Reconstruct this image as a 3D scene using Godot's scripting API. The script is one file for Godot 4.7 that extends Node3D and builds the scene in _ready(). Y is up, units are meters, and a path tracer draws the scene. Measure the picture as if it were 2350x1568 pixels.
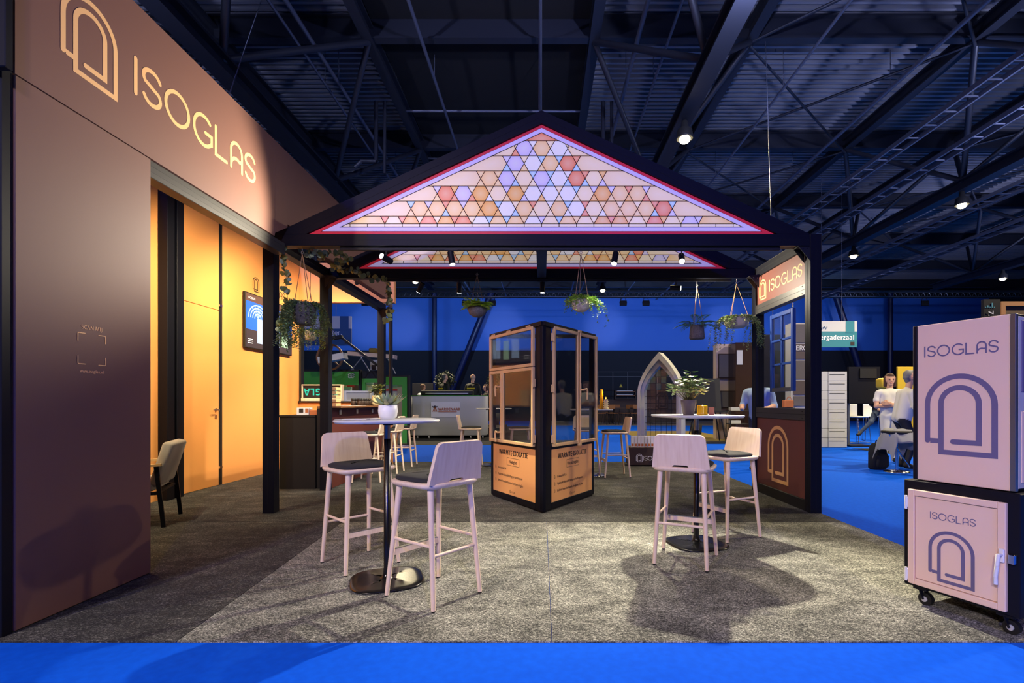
extends Node3D
# Exhibition stand in a dark, blue-lit hall. Metres, y up. The camera stands at (0, 1.2, 0) and looks along -z with a shifted lens.

const F := 1130.0          # focal length in pixels of the 2350 x 1568 frame
const VX := 1243.0         # vanishing point of the lines that run along z
const VY := 925.0
const EYE := 1.2

var M := {}
var taken := {}
var rng := RandomNumberGenerator.new()

# ---------------------------------------------------------------- helpers: places
func at(px: float, py: float, d: float) -> Vector3:   # the point seen there at that depth
	return Vector3((px - VX) * d / F, EYE - (py - VY) * d / F, -d)

# ---------------------------------------------------------------- helpers: materials
func mat(key: String, c: Color, rough := 0.7, metal := 0.0) -> StandardMaterial3D:
	var m := StandardMaterial3D.new()
	m.resource_name = key
	m.albedo_color = c
	m.roughness = rough
	m.metallic = metal
	M[key] = m
	return m

func glow(key: String, c: Color, e: float) -> StandardMaterial3D:
	var m := mat(key, c, 0.5)
	m.emission_enabled = true
	m.emission = c
	m.emission_energy_multiplier = e
	return m

func noise_tex(seed_: int, freq: float, stops: Array, size := 512, octaves := 4, gain := 0.5) -> NoiseTexture2D:
	var n := FastNoiseLite.new()
	n.seed = seed_
	n.noise_type = FastNoiseLite.TYPE_SIMPLEX_SMOOTH
	n.frequency = freq
	n.fractal_octaves = octaves
	n.fractal_gain = gain
	var t := NoiseTexture2D.new()
	t.width = size
	t.height = size
	t.seamless = true
	t.noise = n
	var g := Gradient.new()
	g.offsets = PackedFloat32Array(stops.map(func(s): return s[0]))
	g.colors = PackedColorArray(stops.map(func(s): return s[1]))
	t.color_ramp = g
	return t

func speckle_tex(seed_: int, stops: Array) -> ImageTexture:   # short flecked fibres: single tufts, small clumps and broad worn streaks
	var r := RandomNumberGenerator.new()
	r.seed = seed_
	var big := FastNoiseLite.new()
	big.seed = seed_
	big.frequency = 0.012
	var im := Image.create(512, 512, false, Image.FORMAT_RGB8)
	var last := 0.5
	for y in 512:
		for x in 512:
			var v := r.randf()
			last = lerpf(v, last, 0.45)
			var u := x / 512.0 * TAU
			var w := y / 512.0 * TAU
			var b := big.get_noise_3d(cos(u) * 60 + cos(w) * 25, sin(u) * 60, sin(w) * 160)
			var k := clampf(0.5 + (last - 0.5) * 1.25 + b * 0.22, 0.0, 1.0) * (stops.size() - 1)
			var i := mini(int(k), stops.size() - 2)
			im.set_pixel(x, y, stops[i].lerp(stops[i + 1], k - i))
	return ImageTexture.create_from_image(im)

func rgb(r: int, g: int, b: int) -> Color:
	return Color(r / 255.0, g / 255.0, b / 255.0)

func tri(m: StandardMaterial3D, t: Texture2D, s: Vector3, world := true) -> void:
	m.albedo_texture = t
	m.uv1_triplanar = true
	m.uv1_world_triplanar = world
	m.uv1_scale = s

# ---------------------------------------------------------------- helpers: shapes
func mb() -> SurfaceTool:
	var st := SurfaceTool.new()
	st.begin(Mesh.PRIMITIVE_TRIANGLES)
	st.set_smooth_group(-1)
	return st

func t3(st: SurfaceTool, a: Vector3, b: Vector3, c: Vector3) -> void:
	st.add_vertex(a)
	st.add_vertex(c)
	st.add_vertex(b)

func q4(st: SurfaceTool, a: Vector3, b: Vector3, c: Vector3, d: Vector3) -> void:
	t3(st, a, b, c)
	t3(st, a, c, d)

func bx(st: SurfaceTool, c: Vector3, s: Vector3, bev := 0.0, xf := Transform3D()) -> void:
	st.set_smooth_group(-1)
	var h := s / 2.0
	var p := func(k: int, sg: Vector3) -> Vector3:
		var v := Vector3.ZERO
		for i in 3:
			v[i] = sg[i] * (h[i] - (0.0 if i == k else bev))
		return xf * (c + v)
	for k in 3:
		var u := (k + 1) % 3
		var w := (k + 2) % 3
		for s0 in [1.0, -1.0]:
			var pts := []
			for e in [[-1, -1], [1, -1], [1, 1], [-1, 1]]:
				var sg := Vector3.ZERO
				sg[k] = s0
				sg[u] = e[0]
				sg[w] = e[1]
				pts.append(p.call(k, sg))
			if s0 > 0:
				q4(st, pts[0], pts[1], pts[2], pts[3])
			else:
				q4(st, pts[3], pts[2], pts[1], pts[0])
		if bev > 0.0:
			for a in [-1.0, 1.0]:
				for b in [-1.0, 1.0]:
					var s1 := Vector3.ZERO
					s1[k] = a
					s1[u] = b
					var s2 := s1
					s1[w] = -1.0
					s2[w] = 1.0
					if a * b > 0:
						q4(st, p.call(k, s1), p.call(u, s1), p.call(u, s2), p.call(k, s2))
					else:
						q4(st, p.call(k, s2), p.call(u, s2), p.call(u, s1), p.call(k, s1))
	if bev > 0.0:
		for a in [-1.0, 1.0]:
			for b in [-1.0, 1.0]:
				for e in [-1.0, 1.0]:
					var sg2 := Vector3(a, b, e)
					if a * b * e > 0:
						t3(st, p.call(0, sg2), p.call(1, sg2), p.call(2, sg2))
					else:
						t3(st, p.call(2, sg2), p.call(1, sg2), p.call(0, sg2))

func b2(st: SurfaceTool, lo: Vector3, hi: Vector3, bev := 0.0) -> void:   # a box by its two corners
	bx(st, (lo + hi) / 2.0, (hi - lo).abs(), bev)

func side_axes(d: Vector3) -> Array:
	var u := d.cross(Vector3.UP if absf(d.y) < 0.9 else Vector3.RIGHT).normalized()
	return [u, u.cross(d).normalized()]

func cyl(st: SurfaceTool, a: Vector3, b: Vector3, r0: float, r1 := -1.0, n := 12, caps := true) -> void:
	if r1 < 0:
		r1 = r0
	var ax := side_axes((b - a).normalized())
	var ra := []
	var rb := []
	for i in n:
		var t := TAU * i / n
		var o: Vector3 = ax[0] * cos(t) + ax[1] * sin(t)
		ra.append(a + o * r0)
		rb.append(b + o * r1)
	st.set_smooth_group(1)
	for i in n:
		var j := (i + 1) % n
		q4(st, ra[j], ra[i], rb[i], rb[j])
	st.set_smooth_group(-1)
	if caps:
		for i in n:
			var j := (i + 1) % n
			if r0 > 0:
				t3(st, a, ra[i], ra[j])
			if r1 > 0:
				t3(st, b, rb[j], rb[i])

func bar(st: SurfaceTool, a: Vector3, b: Vector3, w: float, h: float, up := Vector3.UP) -> void:   # a rectangular bar from a to b
	var d := (b - a)
	var z := d.normalized()
	var x := up.cross(z)
	if x.length() < 0.01:
		x = Vector3.RIGHT.cross(z)
	x = x.normalized()
	var y := z.cross(x)
	bx(st, Vector3.ZERO, Vector3(w, h, d.length()), 0.0, Transform3D(Basis(x, y, z), (a + b) / 2.0))

func tube(st: SurfaceTool, pts: Array, r: float, n := 8) -> void:
	for i in pts.size() - 1:
		cyl(st, pts[i], pts[i + 1], r, r, n, i == 0 or i == pts.size() - 2)

func lathe(st: SurfaceTool, prof: Array, n := 24, o := Vector3.ZERO, smooth := true) -> void:
	st.set_smooth_group(2 if smooth else -1)
	for k in prof.size() - 1:
		var p: Vector2 = prof[k]
		var r: Vector2 = prof[k + 1]
		for i in n:
			var t := TAU * i / n
			var s := TAU * (i + 1) / n
			var a := o + Vector3(cos(t) * p.x, p.y, sin(t) * p.x)
			var b := o + Vector3(cos(s) * p.x, p.y, sin(s) * p.x)
			var c := o + Vector3(cos(s) * r.x, r.y, sin(s) * r.x)
			var d := o + Vector3(cos(t) * r.x, r.y, sin(t) * r.x)
			if p.x > 0.00001:
				t3(st, b, a, c) if r.x <= 0.00001 else q4(st, b, a, d, c)
			else:
				t3(st, a, d, c)
	st.set_smooth_group(-1)

func ball(st: SurfaceTool, c: Vector3, r: float, n := 12, sq := 1.0) -> void:
	var prof := []
	for i in 9:
		var t := -PI / 2 + PI * i / 8.0
		prof.append(Vector2(maxf(0.0, r * cos(t)) if i > 0 and i < 8 else 0.0, r * sin(t) * sq))
	lathe(st, prof, n, c)

func prism(st: SurfaceTool, poly: PackedVector2Array, d: float, xf := Transform3D(), sides := true) -> void:   # polygon in xy, from z = 0 to d
	var ids := Geometry2D.triangulate_polygon(poly)
	for i in range(0, ids.size(), 3):
		var a := poly[ids[i]]
		var b := poly[ids[i + 1]]
		var c := poly[ids[i + 2]]
		if (b - a).cross(c - a) < 0:
			var s := b
			b = c
			c = s
		t3(st, xf * Vector3(a.x, a.y, d), xf * Vector3(b.x, b.y, d), xf * Vector3(c.x, c.y, d))
		if sides:
			t3(st, xf * Vector3(a.x, a.y, 0), xf * Vector3(c.x, c.y, 0), xf * Vector3(b.x, b.y, 0))
	if sides:
		var ccw := not Geometry2D.is_polygon_clockwise(poly)
		for i in poly.size():
			var a := poly[i]
			var b := poly[(i + 1) % poly.size()]
			if not ccw:
				var s := a
				a = b
				b = s
			q4(st, xf * Vector3(a.x, a.y, 0), xf * Vector3(b.x, b.y, 0), xf * Vector3(b.x, b.y, d), xf * Vector3(a.x, a.y, d))

func slab(st: SurfaceTool, poly: PackedVector2Array, layers: Array, xf := Transform3D()) -> void:   # polygon in xz; layers of [y, inset]
	var n := poly.size()
	var nor := []
	for i in n:
		var e := poly[(i + 1) % n] - poly[(i + n - 1) % n]
		nor.append(Vector2(e.y, -e.x).normalized())
	var c := Vector2.ZERO
	for p in poly:
		c += p / n
	if (poly[0] - c).dot(nor[0]) < 0:
		nor = nor.map(func(v): return -v)
	st.set_smooth_group(3)
	var rings := []
	for l in layers:
		var r := []
		for i in n:
			var v: Vector2 = poly[i] - nor[i] * l[1]
			r.append(xf * Vector3(v.x, l[0], v.y))
		rings.append(r)
	for k in rings.size() - 1:
		for i in n:
			var j := (i + 1) % n
			q4(st, rings[k][j], rings[k][i], rings[k + 1][i], rings[k + 1][j])
	var lo: Vector3 = xf * Vector3(c.x, layers[0][0], c.y)
	var hi: Vector3 = xf * Vector3(c.x, layers[-1][0], c.y)
	for i in n:
		var j := (i + 1) % n
		t3(st, lo, rings[0][i], rings[0][j])
		t3(st, hi, rings[-1][j], rings[-1][i])
	st.set_smooth_group(-1)

func squircle(w: float, d: float, e := 4.0, n := 40, turn := 0.0) -> PackedVector2Array:
	var p := PackedVector2Array()
	for i in n:
		var t := TAU * i / n
		var c := cos(t)
		var s := sin(t)
		var r := pow(pow(absf(c), e) + pow(absf(s), e), -1.0 / e)
		p.append(Vector2(c * r * w / 2, s * r * d / 2).rotated(turn))
	return p

func round_rect(w: float, h: float, r: float, n := 5) -> PackedVector2Array:
	var p := PackedVector2Array()
	for k in 4:
		var c := Vector2((w / 2 - r) * (1 if k in [0, 3] else -1), (h / 2 - r) * (1 if k < 2 else -1))
		for i in n + 1:
			p.append(c + Vector2.from_angle(PI / 2 * k + PI / 2 * i / n) * r)
	return p

func ribbon(st: SurfaceTool, pts: Array, w: float, xf: Transform3D, caps := true) -> void:   # a flat painted stroke with round ends
	var p := []
	for v in pts:
		if p.is_empty() or v.distance_to(p[-1]) > 1e-5:
			p.append(v)
	var n := p.size()
	var closed: bool = n > 3 and p[0].distance_to(p[-1]) < w * 0.05
	var side := []
	for i in n:
		var d0: Vector2 = (p[i] - p[i - 1]).normalized() if i > 0 else ((p[0] - p[n - 2]).normalized() if closed else (p[1] - p[0]).normalized())
		var d1: Vector2 = (p[i + 1] - p[i]).normalized() if i < n - 1 else ((p[1] - p[0]).normalized() if closed else d0)
		var m := (d0 + d1).normalized().orthogonal()
		side.append(m * (w / 2) / maxf(0.3, m.dot(d0.orthogonal())))
	for i in n - 1:
		q4(st, xf * v3(p[i] - side[i]), xf * v3(p[i + 1] - side[i + 1]), xf * v3(p[i + 1] + side[i + 1]), xf * v3(p[i] + side[i]))
	if caps and not closed:
		for e in [[p[0], (p[0] - p[1]).normalized()], [p[n - 1], (p[n - 1] - p[n - 2]).normalized()]]:
			var a0: float = e[1].angle() - PI / 2
			for k in 8:
				t3(st, xf * v3(e[0]), xf * v3(e[0] + Vector2.from_angle(a0 + PI * k / 8.0) * w / 2), xf * v3(e[0] + Vector2.from_angle(a0 + PI * (k + 1) / 8.0) * w / 2))

func v3(p: Vector2) -> Vector3:
	return Vector3(p.x, p.y, 0)

func arc2(c: Vector2, rx: float, ry: float, a0: float, a1: float, n := 16) -> Array:
	var o := []
	for i in n + 1:
		var t := deg_to_rad(lerpf(a0, a1, float(i) / n))
		o.append(c + Vector2(cos(t) * rx, sin(t) * ry))
	return o

func face(o: Vector3, right: Vector3, up := Vector3.UP) -> Transform3D:   # a drawing plane: x to the right, y up, z out of it
	return Transform3D(Basis(right.normalized(), up.normalized(), right.cross(up).normalized()), o)

# ---------------------------------------------------------------- helpers: objects
func numbered(called: String) -> String:
	var n: int = taken.get(called, 0)
	taken[called] = n + 1
	return called if n == 0 else "%s_%03d" % [called, n]

func obj(called: String, st: SurfaceTool, m: Material, parent: Node3D = null, kind := "") -> MeshInstance3D:
	st.generate_normals()
	var o := MeshInstance3D.new()
	o.mesh = st.commit()
	o.material_override = m
	if parent == null:
		o.name = numbered(called)
		add_child(o)
	else:
		o.name = called
		parent.add_child(o, true)
	if kind:
		o.set_meta("kind", kind)
	return o

func put(called: String, mesh: Mesh, m: Material, parent: Node3D, xf: Transform3D) -> MeshInstance3D:   # one more copy of a shared mesh
	var o := MeshInstance3D.new()
	o.mesh = mesh
	o.material_override = m
	o.name = called
	parent.add_child(o, true)
	o.transform = xf
	return o

func tag(o: Node3D, label: String, category: String, group := "") -> Node3D:
	o.set_meta("label", label)
	o.set_meta("category", category)
	if group:
		o.set_meta("group", group)
	return o

func thing(called: String, label: String, category: String, where := Vector3.ZERO, turn := 0.0, group := "") -> Node3D:
	var o := Node3D.new()
	o.name = numbered(called)
	add_child(o)
	o.position = where
	o.rotation.y = turn
	return tag(o, label, category, group)

func struct(called: String, st: SurfaceTool, m: Material) -> MeshInstance3D:
	return obj(called, st, m, null, "structure")

func setting(called: String) -> Node3D:
	var o := Node3D.new()
	o.name = numbered(called)
	add_child(o)
	o.set_meta("kind", "structure")
	return o

func copy(o: Node3D, where: Vector3, turn: float, label: String, group := "") -> Node3D:
	var c: Node3D = o.duplicate()
	c.name = numbered(str(o.name))
	add_child(c)
	c.position = where
	c.rotation.y = turn
	c.set_meta("label", label)
	if group:
		c.set_meta("group", group)
	return c

func lettering(called: String, text: String, h: float, m: Material, parent: Node3D, xf: Transform3D, bold := false, align := HORIZONTAL_ALIGNMENT_CENTER) -> MeshInstance3D:
	var f := SystemFont.new()
	f.font_names = PackedStringArray(["Droid Sans"])
	f.font_weight = 700 if bold else 400
	var t := TextMesh.new()
	t.text = text
	t.font = f
	t.font_size = 48
	t.pixel_size = h / 34.0
	t.depth = 0.002
	t.curve_step = 2.0
	t.horizontal_alignment = align
	var o := MeshInstance3D.new()
	o.mesh = t
	o.material_override = m
	o.name = called
	parent.add_child(o, true)
	o.transform = xf
	return o

func lamp(p: Vector3, aim: Vector3, c: Color, e: float, angle: float, size := 0.04, soft := 0.6) -> void:
	var l := SpotLight3D.new()
	l.name = numbered("spot_beam")
	add_child(l)
	l.position = p
	l.basis = Basis.looking_at((aim - p).normalized(), Vector3.UP if absf((aim - p).normalized().y) < 0.98 else Vector3.RIGHT)
	l.light_color = c
	l.light_energy = e
	l.spot_angle = angle
	l.spot_angle_attenuation = soft
	l.spot_range = 60.0
	l.spot_attenuation = 2.0
	l.light_size = size
	l.shadow_enabled = true

func omni(p: Vector3, c: Color, e: float, size := 0.1) -> void:
	var l := OmniLight3D.new()
	l.name = numbered("lamp_glow")
	add_child(l)
	l.position = p
	l.light_color = c
	l.light_energy = e
	l.omni_range = 60.0
	l.omni_attenuation = 2.0
	l.light_size = size
	l.shadow_enabled = true

# ---------------------------------------------------------------- the brand mark and its lettering, as flat strokes
func mark(st: SurfaceTool, w: float, xf: Transform3D, stroke := 0.088) -> void:   # lower right corner of the mark is (w, 0)
	ribbon(st, [Vector2(0.218 - stroke / 2, 0.195) * w, Vector2(stroke / 2, 0.195) * w], stroke * w, xf, false)
	var p := [Vector2(0, 0.195)]
	p += arc2(Vector2(0.5, 0.852), 0.5, 0.5, 180, 0, 24)
	p += [Vector2(1, 0), Vector2(0.218, 0)]
	p += arc2(Vector2(0.5, 0.87), 0.282, 0.282, 180, 0, 20)
	p += [Vector2(0.782, 0.195), Vector2(0.403, 0.195)]
	ribbon(st, p.map(func(v): return v * w), stroke * w, xf)

func word(st: SurfaceTool, h: float, xf: Transform3D, k := 0.112) -> void:   # the seven letters, 5.35 times as wide as high
	var e := k / 2
	var c := 1.0 - k
	var ess := func(x: float, w: float) -> Array:
		var a: Array = arc2(Vector2(x + w / 2, e + c * 0.745), w / 2 - e, c * 0.255, 18, 215, 16)
		a += arc2(Vector2(x + w / 2, e + c * 0.265), w / 2 - e, c * 0.265, 40, -160, 16)
		return a
	var lines := [
		[Vector2(e, e), Vector2(e, 1 - e)],
		ess.call(0.25, 0.68),
		arc2(Vector2(1.51, 0.5), 0.5 - e, 0.5 - e, 0, 360, 32),
		arc2(Vector2(2.60, 0.5), 0.48 - e, 0.5 - e, 48, 318, 26) + [Vector2(2.96, 0.22), Vector2(2.96, 0.47), Vector2(2.68, 0.47)],
		[Vector2(3.16, 1 - e), Vector2(3.16, e), Vector2(3.70, e)],
		[Vector2(3.93, e)] + arc2(Vector2(4.23, 0.64), 0.30, 0.36 - e, 180, 0, 18) + [Vector2(4.53, e)],
		[Vector2(3.93, 0.12)] + arc2(Vector2(4.23, 0.12), 0.30, 0.30, 180, 60, 8) + [Vector2(4.53, 0.42)],
		ess.call(4.68, 0.67),
	]
	for i in lines.size():
		ribbon(st, lines[i].map(func(v): return v * h), k * h, xf * Transform3D(Basis(), Vector3(0, 0, 0.0004 if i == 6 else 0.0)))

func logo(parent: Node3D, o: Vector3, right: Vector3, w: float, m: Material) -> void:
	var st := mb()
	mark(st, w, face(o, right))
	obj("logo_mark", st, m, parent)

func brand(parent: Node3D, o: Vector3, right: Vector3, h: float, m: Material) -> void:
	var st := mb()
	word(st, h, face(o, right))
	obj("lettering", st, m, parent)

# ---------------------------------------------------------------- the scene
func _ready() -> void:
	rng.seed = 7
	set_camera_and_light()
	make_materials()
	build_hall()
	build_stand_shell()
	build_gables()
	build_side_frame()
	build_inner_room()
	build_cabinet()
	build_trolley()
	build_furniture()
	build_lamps()
	build_plants()
	build_background()
	build_people()

func set_camera_and_light() -> void:
	var cam := Camera3D.new()
	cam.name = "camera"
	add_child(cam)
	cam.position = Vector3(0, EYE, 0)
	cam.projection = Camera3D.PROJECTION_FRUSTUM
	cam.near = 0.05
	cam.far = 120.0
	cam.size = 1568.0 / F * cam.near
	cam.frustum_offset = Vector2((1175.0 - VX) / F, (VY - 784.0) / F) * cam.near
	cam.current = true
	var env := Environment.new()
	env.background_mode = Environment.BG_COLOR
	env.background_color = Color(0.0, 0.0, 0.01)
	env.tonemap_mode = Environment.TONE_MAPPER_LINEAR
	env.tonemap_exposure = 1.0
	env.sdfgi_enabled = true
	env.ssao_enabled = true
	env.ssil_enabled = true
	var we := WorldEnvironment.new()
	we.name = "world"
	we.environment = env
	add_child(we)

func make_materials() -> void:
	mat("blue_carpet", rgb(6, 90, 226), 0.95)
	tri(M.blue_carpet, noise_tex(3, 0.08, [[0.0, Color(0.9, 0.9, 0.93)], [1.0, Color(1, 1, 1)]], 256), Vector3.ONE * 0.8)
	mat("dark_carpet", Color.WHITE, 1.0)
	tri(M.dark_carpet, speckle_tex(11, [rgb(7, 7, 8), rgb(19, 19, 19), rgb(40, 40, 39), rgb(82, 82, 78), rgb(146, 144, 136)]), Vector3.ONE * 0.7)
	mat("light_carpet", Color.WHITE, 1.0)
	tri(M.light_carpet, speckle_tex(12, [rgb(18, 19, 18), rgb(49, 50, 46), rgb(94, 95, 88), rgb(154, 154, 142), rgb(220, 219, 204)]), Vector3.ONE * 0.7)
	mat("near_black_carpet", rgb(26, 26, 28), 1.0)
	mat("grey_floor", rgb(105, 100, 98), 0.9)
	mat("olive_carpet", rgb(122, 104, 44), 1.0)
	mat("brown_wall", rgb(126, 88, 74), 0.62)
	mat("brown_panel", rgb(122, 70, 58), 0.5)
	mat("terra", rgb(98, 46, 38), 0.55)
	mat("orange_wall", rgb(240, 164, 92), 0.5)
	mat("peach_print", rgb(255, 200, 132), 0.55)
	mat("black_metal", rgb(16, 17, 26), 0.5)
	M.black_metal.metallic_specular = 0.32
	M.blue_carpet.metallic_specular = 0.2
	mat("frame_metal", rgb(70, 68, 64), 0.42, 0.3)
	mat("black_matt", rgb(13, 12, 12), 0.6)
	mat("groove", rgb(5, 5, 6), 0.8)
	mat("beech", rgb(240, 220, 198), 0.5)
	tri(M.beech, noise_tex(21, 0.02, [[0.0, rgb(238, 226, 214)], [0.5, rgb(248, 242, 235)], [1.0, rgb(255, 252, 248)]], 256, 3), Vector3(6, 0.6, 6), false)
	mat("cushion", rgb(62, 62, 62), 1.0)
	tri(M.cushion, noise_tex(22, 0.25, [[0.0, rgb(130, 130, 130)], [1.0, rgb(255, 255, 255)]], 256, 2), Vector3.ONE * 5, false)
	mat("cream_fabric", rgb(206, 198, 184), 1.0)
	tri(M.cream_fabric, noise_tex(23, 0.25, [[0.0, rgb(200, 200, 200)], [1.0, rgb(255, 255, 255)]], 256, 2), Vector3.ONE * 5, false)
	mat("table_top", rgb(206, 208, 206), 0.35)
	mat("table_black", rgb(16, 16, 17), 0.22)
	mat("chrome", rgb(200, 200, 205), 0.18, 1.0)
	mat("steel", rgb(150, 152, 150), 0.35, 0.9)
	mat("oak_frame", rgb(226, 186, 128), 0.5)
	mat("orange_print", rgb(246, 178, 108), 0.45)
	mat("ink", rgb(42, 30, 24), 0.6)
	mat("ink_soft", rgb(108, 78, 50), 0.6)
	mat("blush", rgb(247, 214, 188), 0.45)
	mat("mauve_print", rgb(112, 104, 138), 0.5)
	mat("white", rgb(235, 235, 232), 0.45)
	mat("grey_white", rgb(190, 190, 186), 0.6)
	mat("paper", rgb(240, 238, 232), 0.8)
	mat("blue_frame", rgb(40, 74, 150), 0.4)
	var g := mat("glass", Color(0.35, 0.40, 0.40, 0.07), 0.03)
	g.transparency = BaseMaterial3D.TRANSPARENCY_ALPHA
	g.metallic_specular = 0.3
	var tg := mat("tinted_glass", Color(0.10, 0.12, 0.13, 0.30), 0.03)
	tg.transparency = BaseMaterial3D.TRANSPARENCY_ALPHA
	tg.metallic_specular = 0.35
	mat("concrete", rgb(120, 116, 112), 0.9)
	tri(M.concrete, noise_tex(31, 0.03, [[0.0, rgb(170, 168, 165)], [1.0, rgb(255, 255, 255)]], 256), Vector3.ONE * 4, false)
	mat("pale_pot", rgb(205, 190, 165), 0.8)
	mat("clay_pot", rgb(92, 80, 76), 0.8)
	mat("rope", rgb(170, 135, 95), 0.9)
	var lf := mat("leaf", Color.WHITE, 0.55)
	lf.vertex_color_use_as_albedo = true
	mat("eucalyptus", rgb(112, 128, 82), 0.6)
	mat("eucalyptus_pale", rgb(150, 164, 128), 0.6)
	mat("eucalyptus_olive", rgb(128, 128, 56), 0.6)
	mat("stem", rgb(70, 74, 40), 0.8)
	mat("deck", rgb(138, 138, 144), 0.45, 0.15)
	mat("roof_steel", rgb(34, 36, 44), 0.45)
	mat("pipe", rgb(110, 112, 124), 0.4, 0.5)
	mat("roof_black", rgb(6, 6, 7), 0.95)
	mat("hall_blue", rgb(52, 112, 205), 0.6)
	mat("hall_dark", rgb(22, 22, 30), 0.8)
	mat("navy", rgb(14, 26, 70), 0.4)
	mat("green", rgb(62, 150, 52), 0.6)
	mat("teal", rgb(40, 120, 130), 0.6)
	mat("sign_blue", rgb(30, 74, 120), 0.6)
	mat("amber_glass", rgb(200, 150, 20), 0.2)
	mat("candle", rgb(245, 225, 160), 0.6)
	mat("brass", rgb(200, 160, 90), 0.3, 0.8)
	mat("wood_brown", rgb(132, 88, 50), 0.6)
	mat("dark_wood", rgb(58, 40, 28), 0.6)
	mat("red", rgb(205, 40, 48), 0.6)
	mat("yellow", rgb(214, 178, 40), 0.6)
	mat("tan", rgb(196, 172, 150), 0.7)
	mat("copper", rgb(190, 110, 60), 0.6)
	mat("grey_fabric", rgb(140, 142, 150), 0.95)
	mat("dark_fabric", rgb(24, 26, 26), 0.95)
	mat("cyan_print", rgb(0, 190, 190), 0.5)
	var sk := mat("person", Color.WHITE, 0.75)
	sk.vertex_color_use_as_albedo = true
	glow("lamp_warm", rgb(255, 236, 190), 30.0)
	glow("lamp_white", rgb(255, 248, 230), 40.0)
	glow("lamp_blue", rgb(60, 120, 255), 4.0)
	glow("led_warm", rgb(255, 200, 110), 8.0)
	glow("candle_flame", rgb(255, 190, 70), 6.0)

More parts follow.
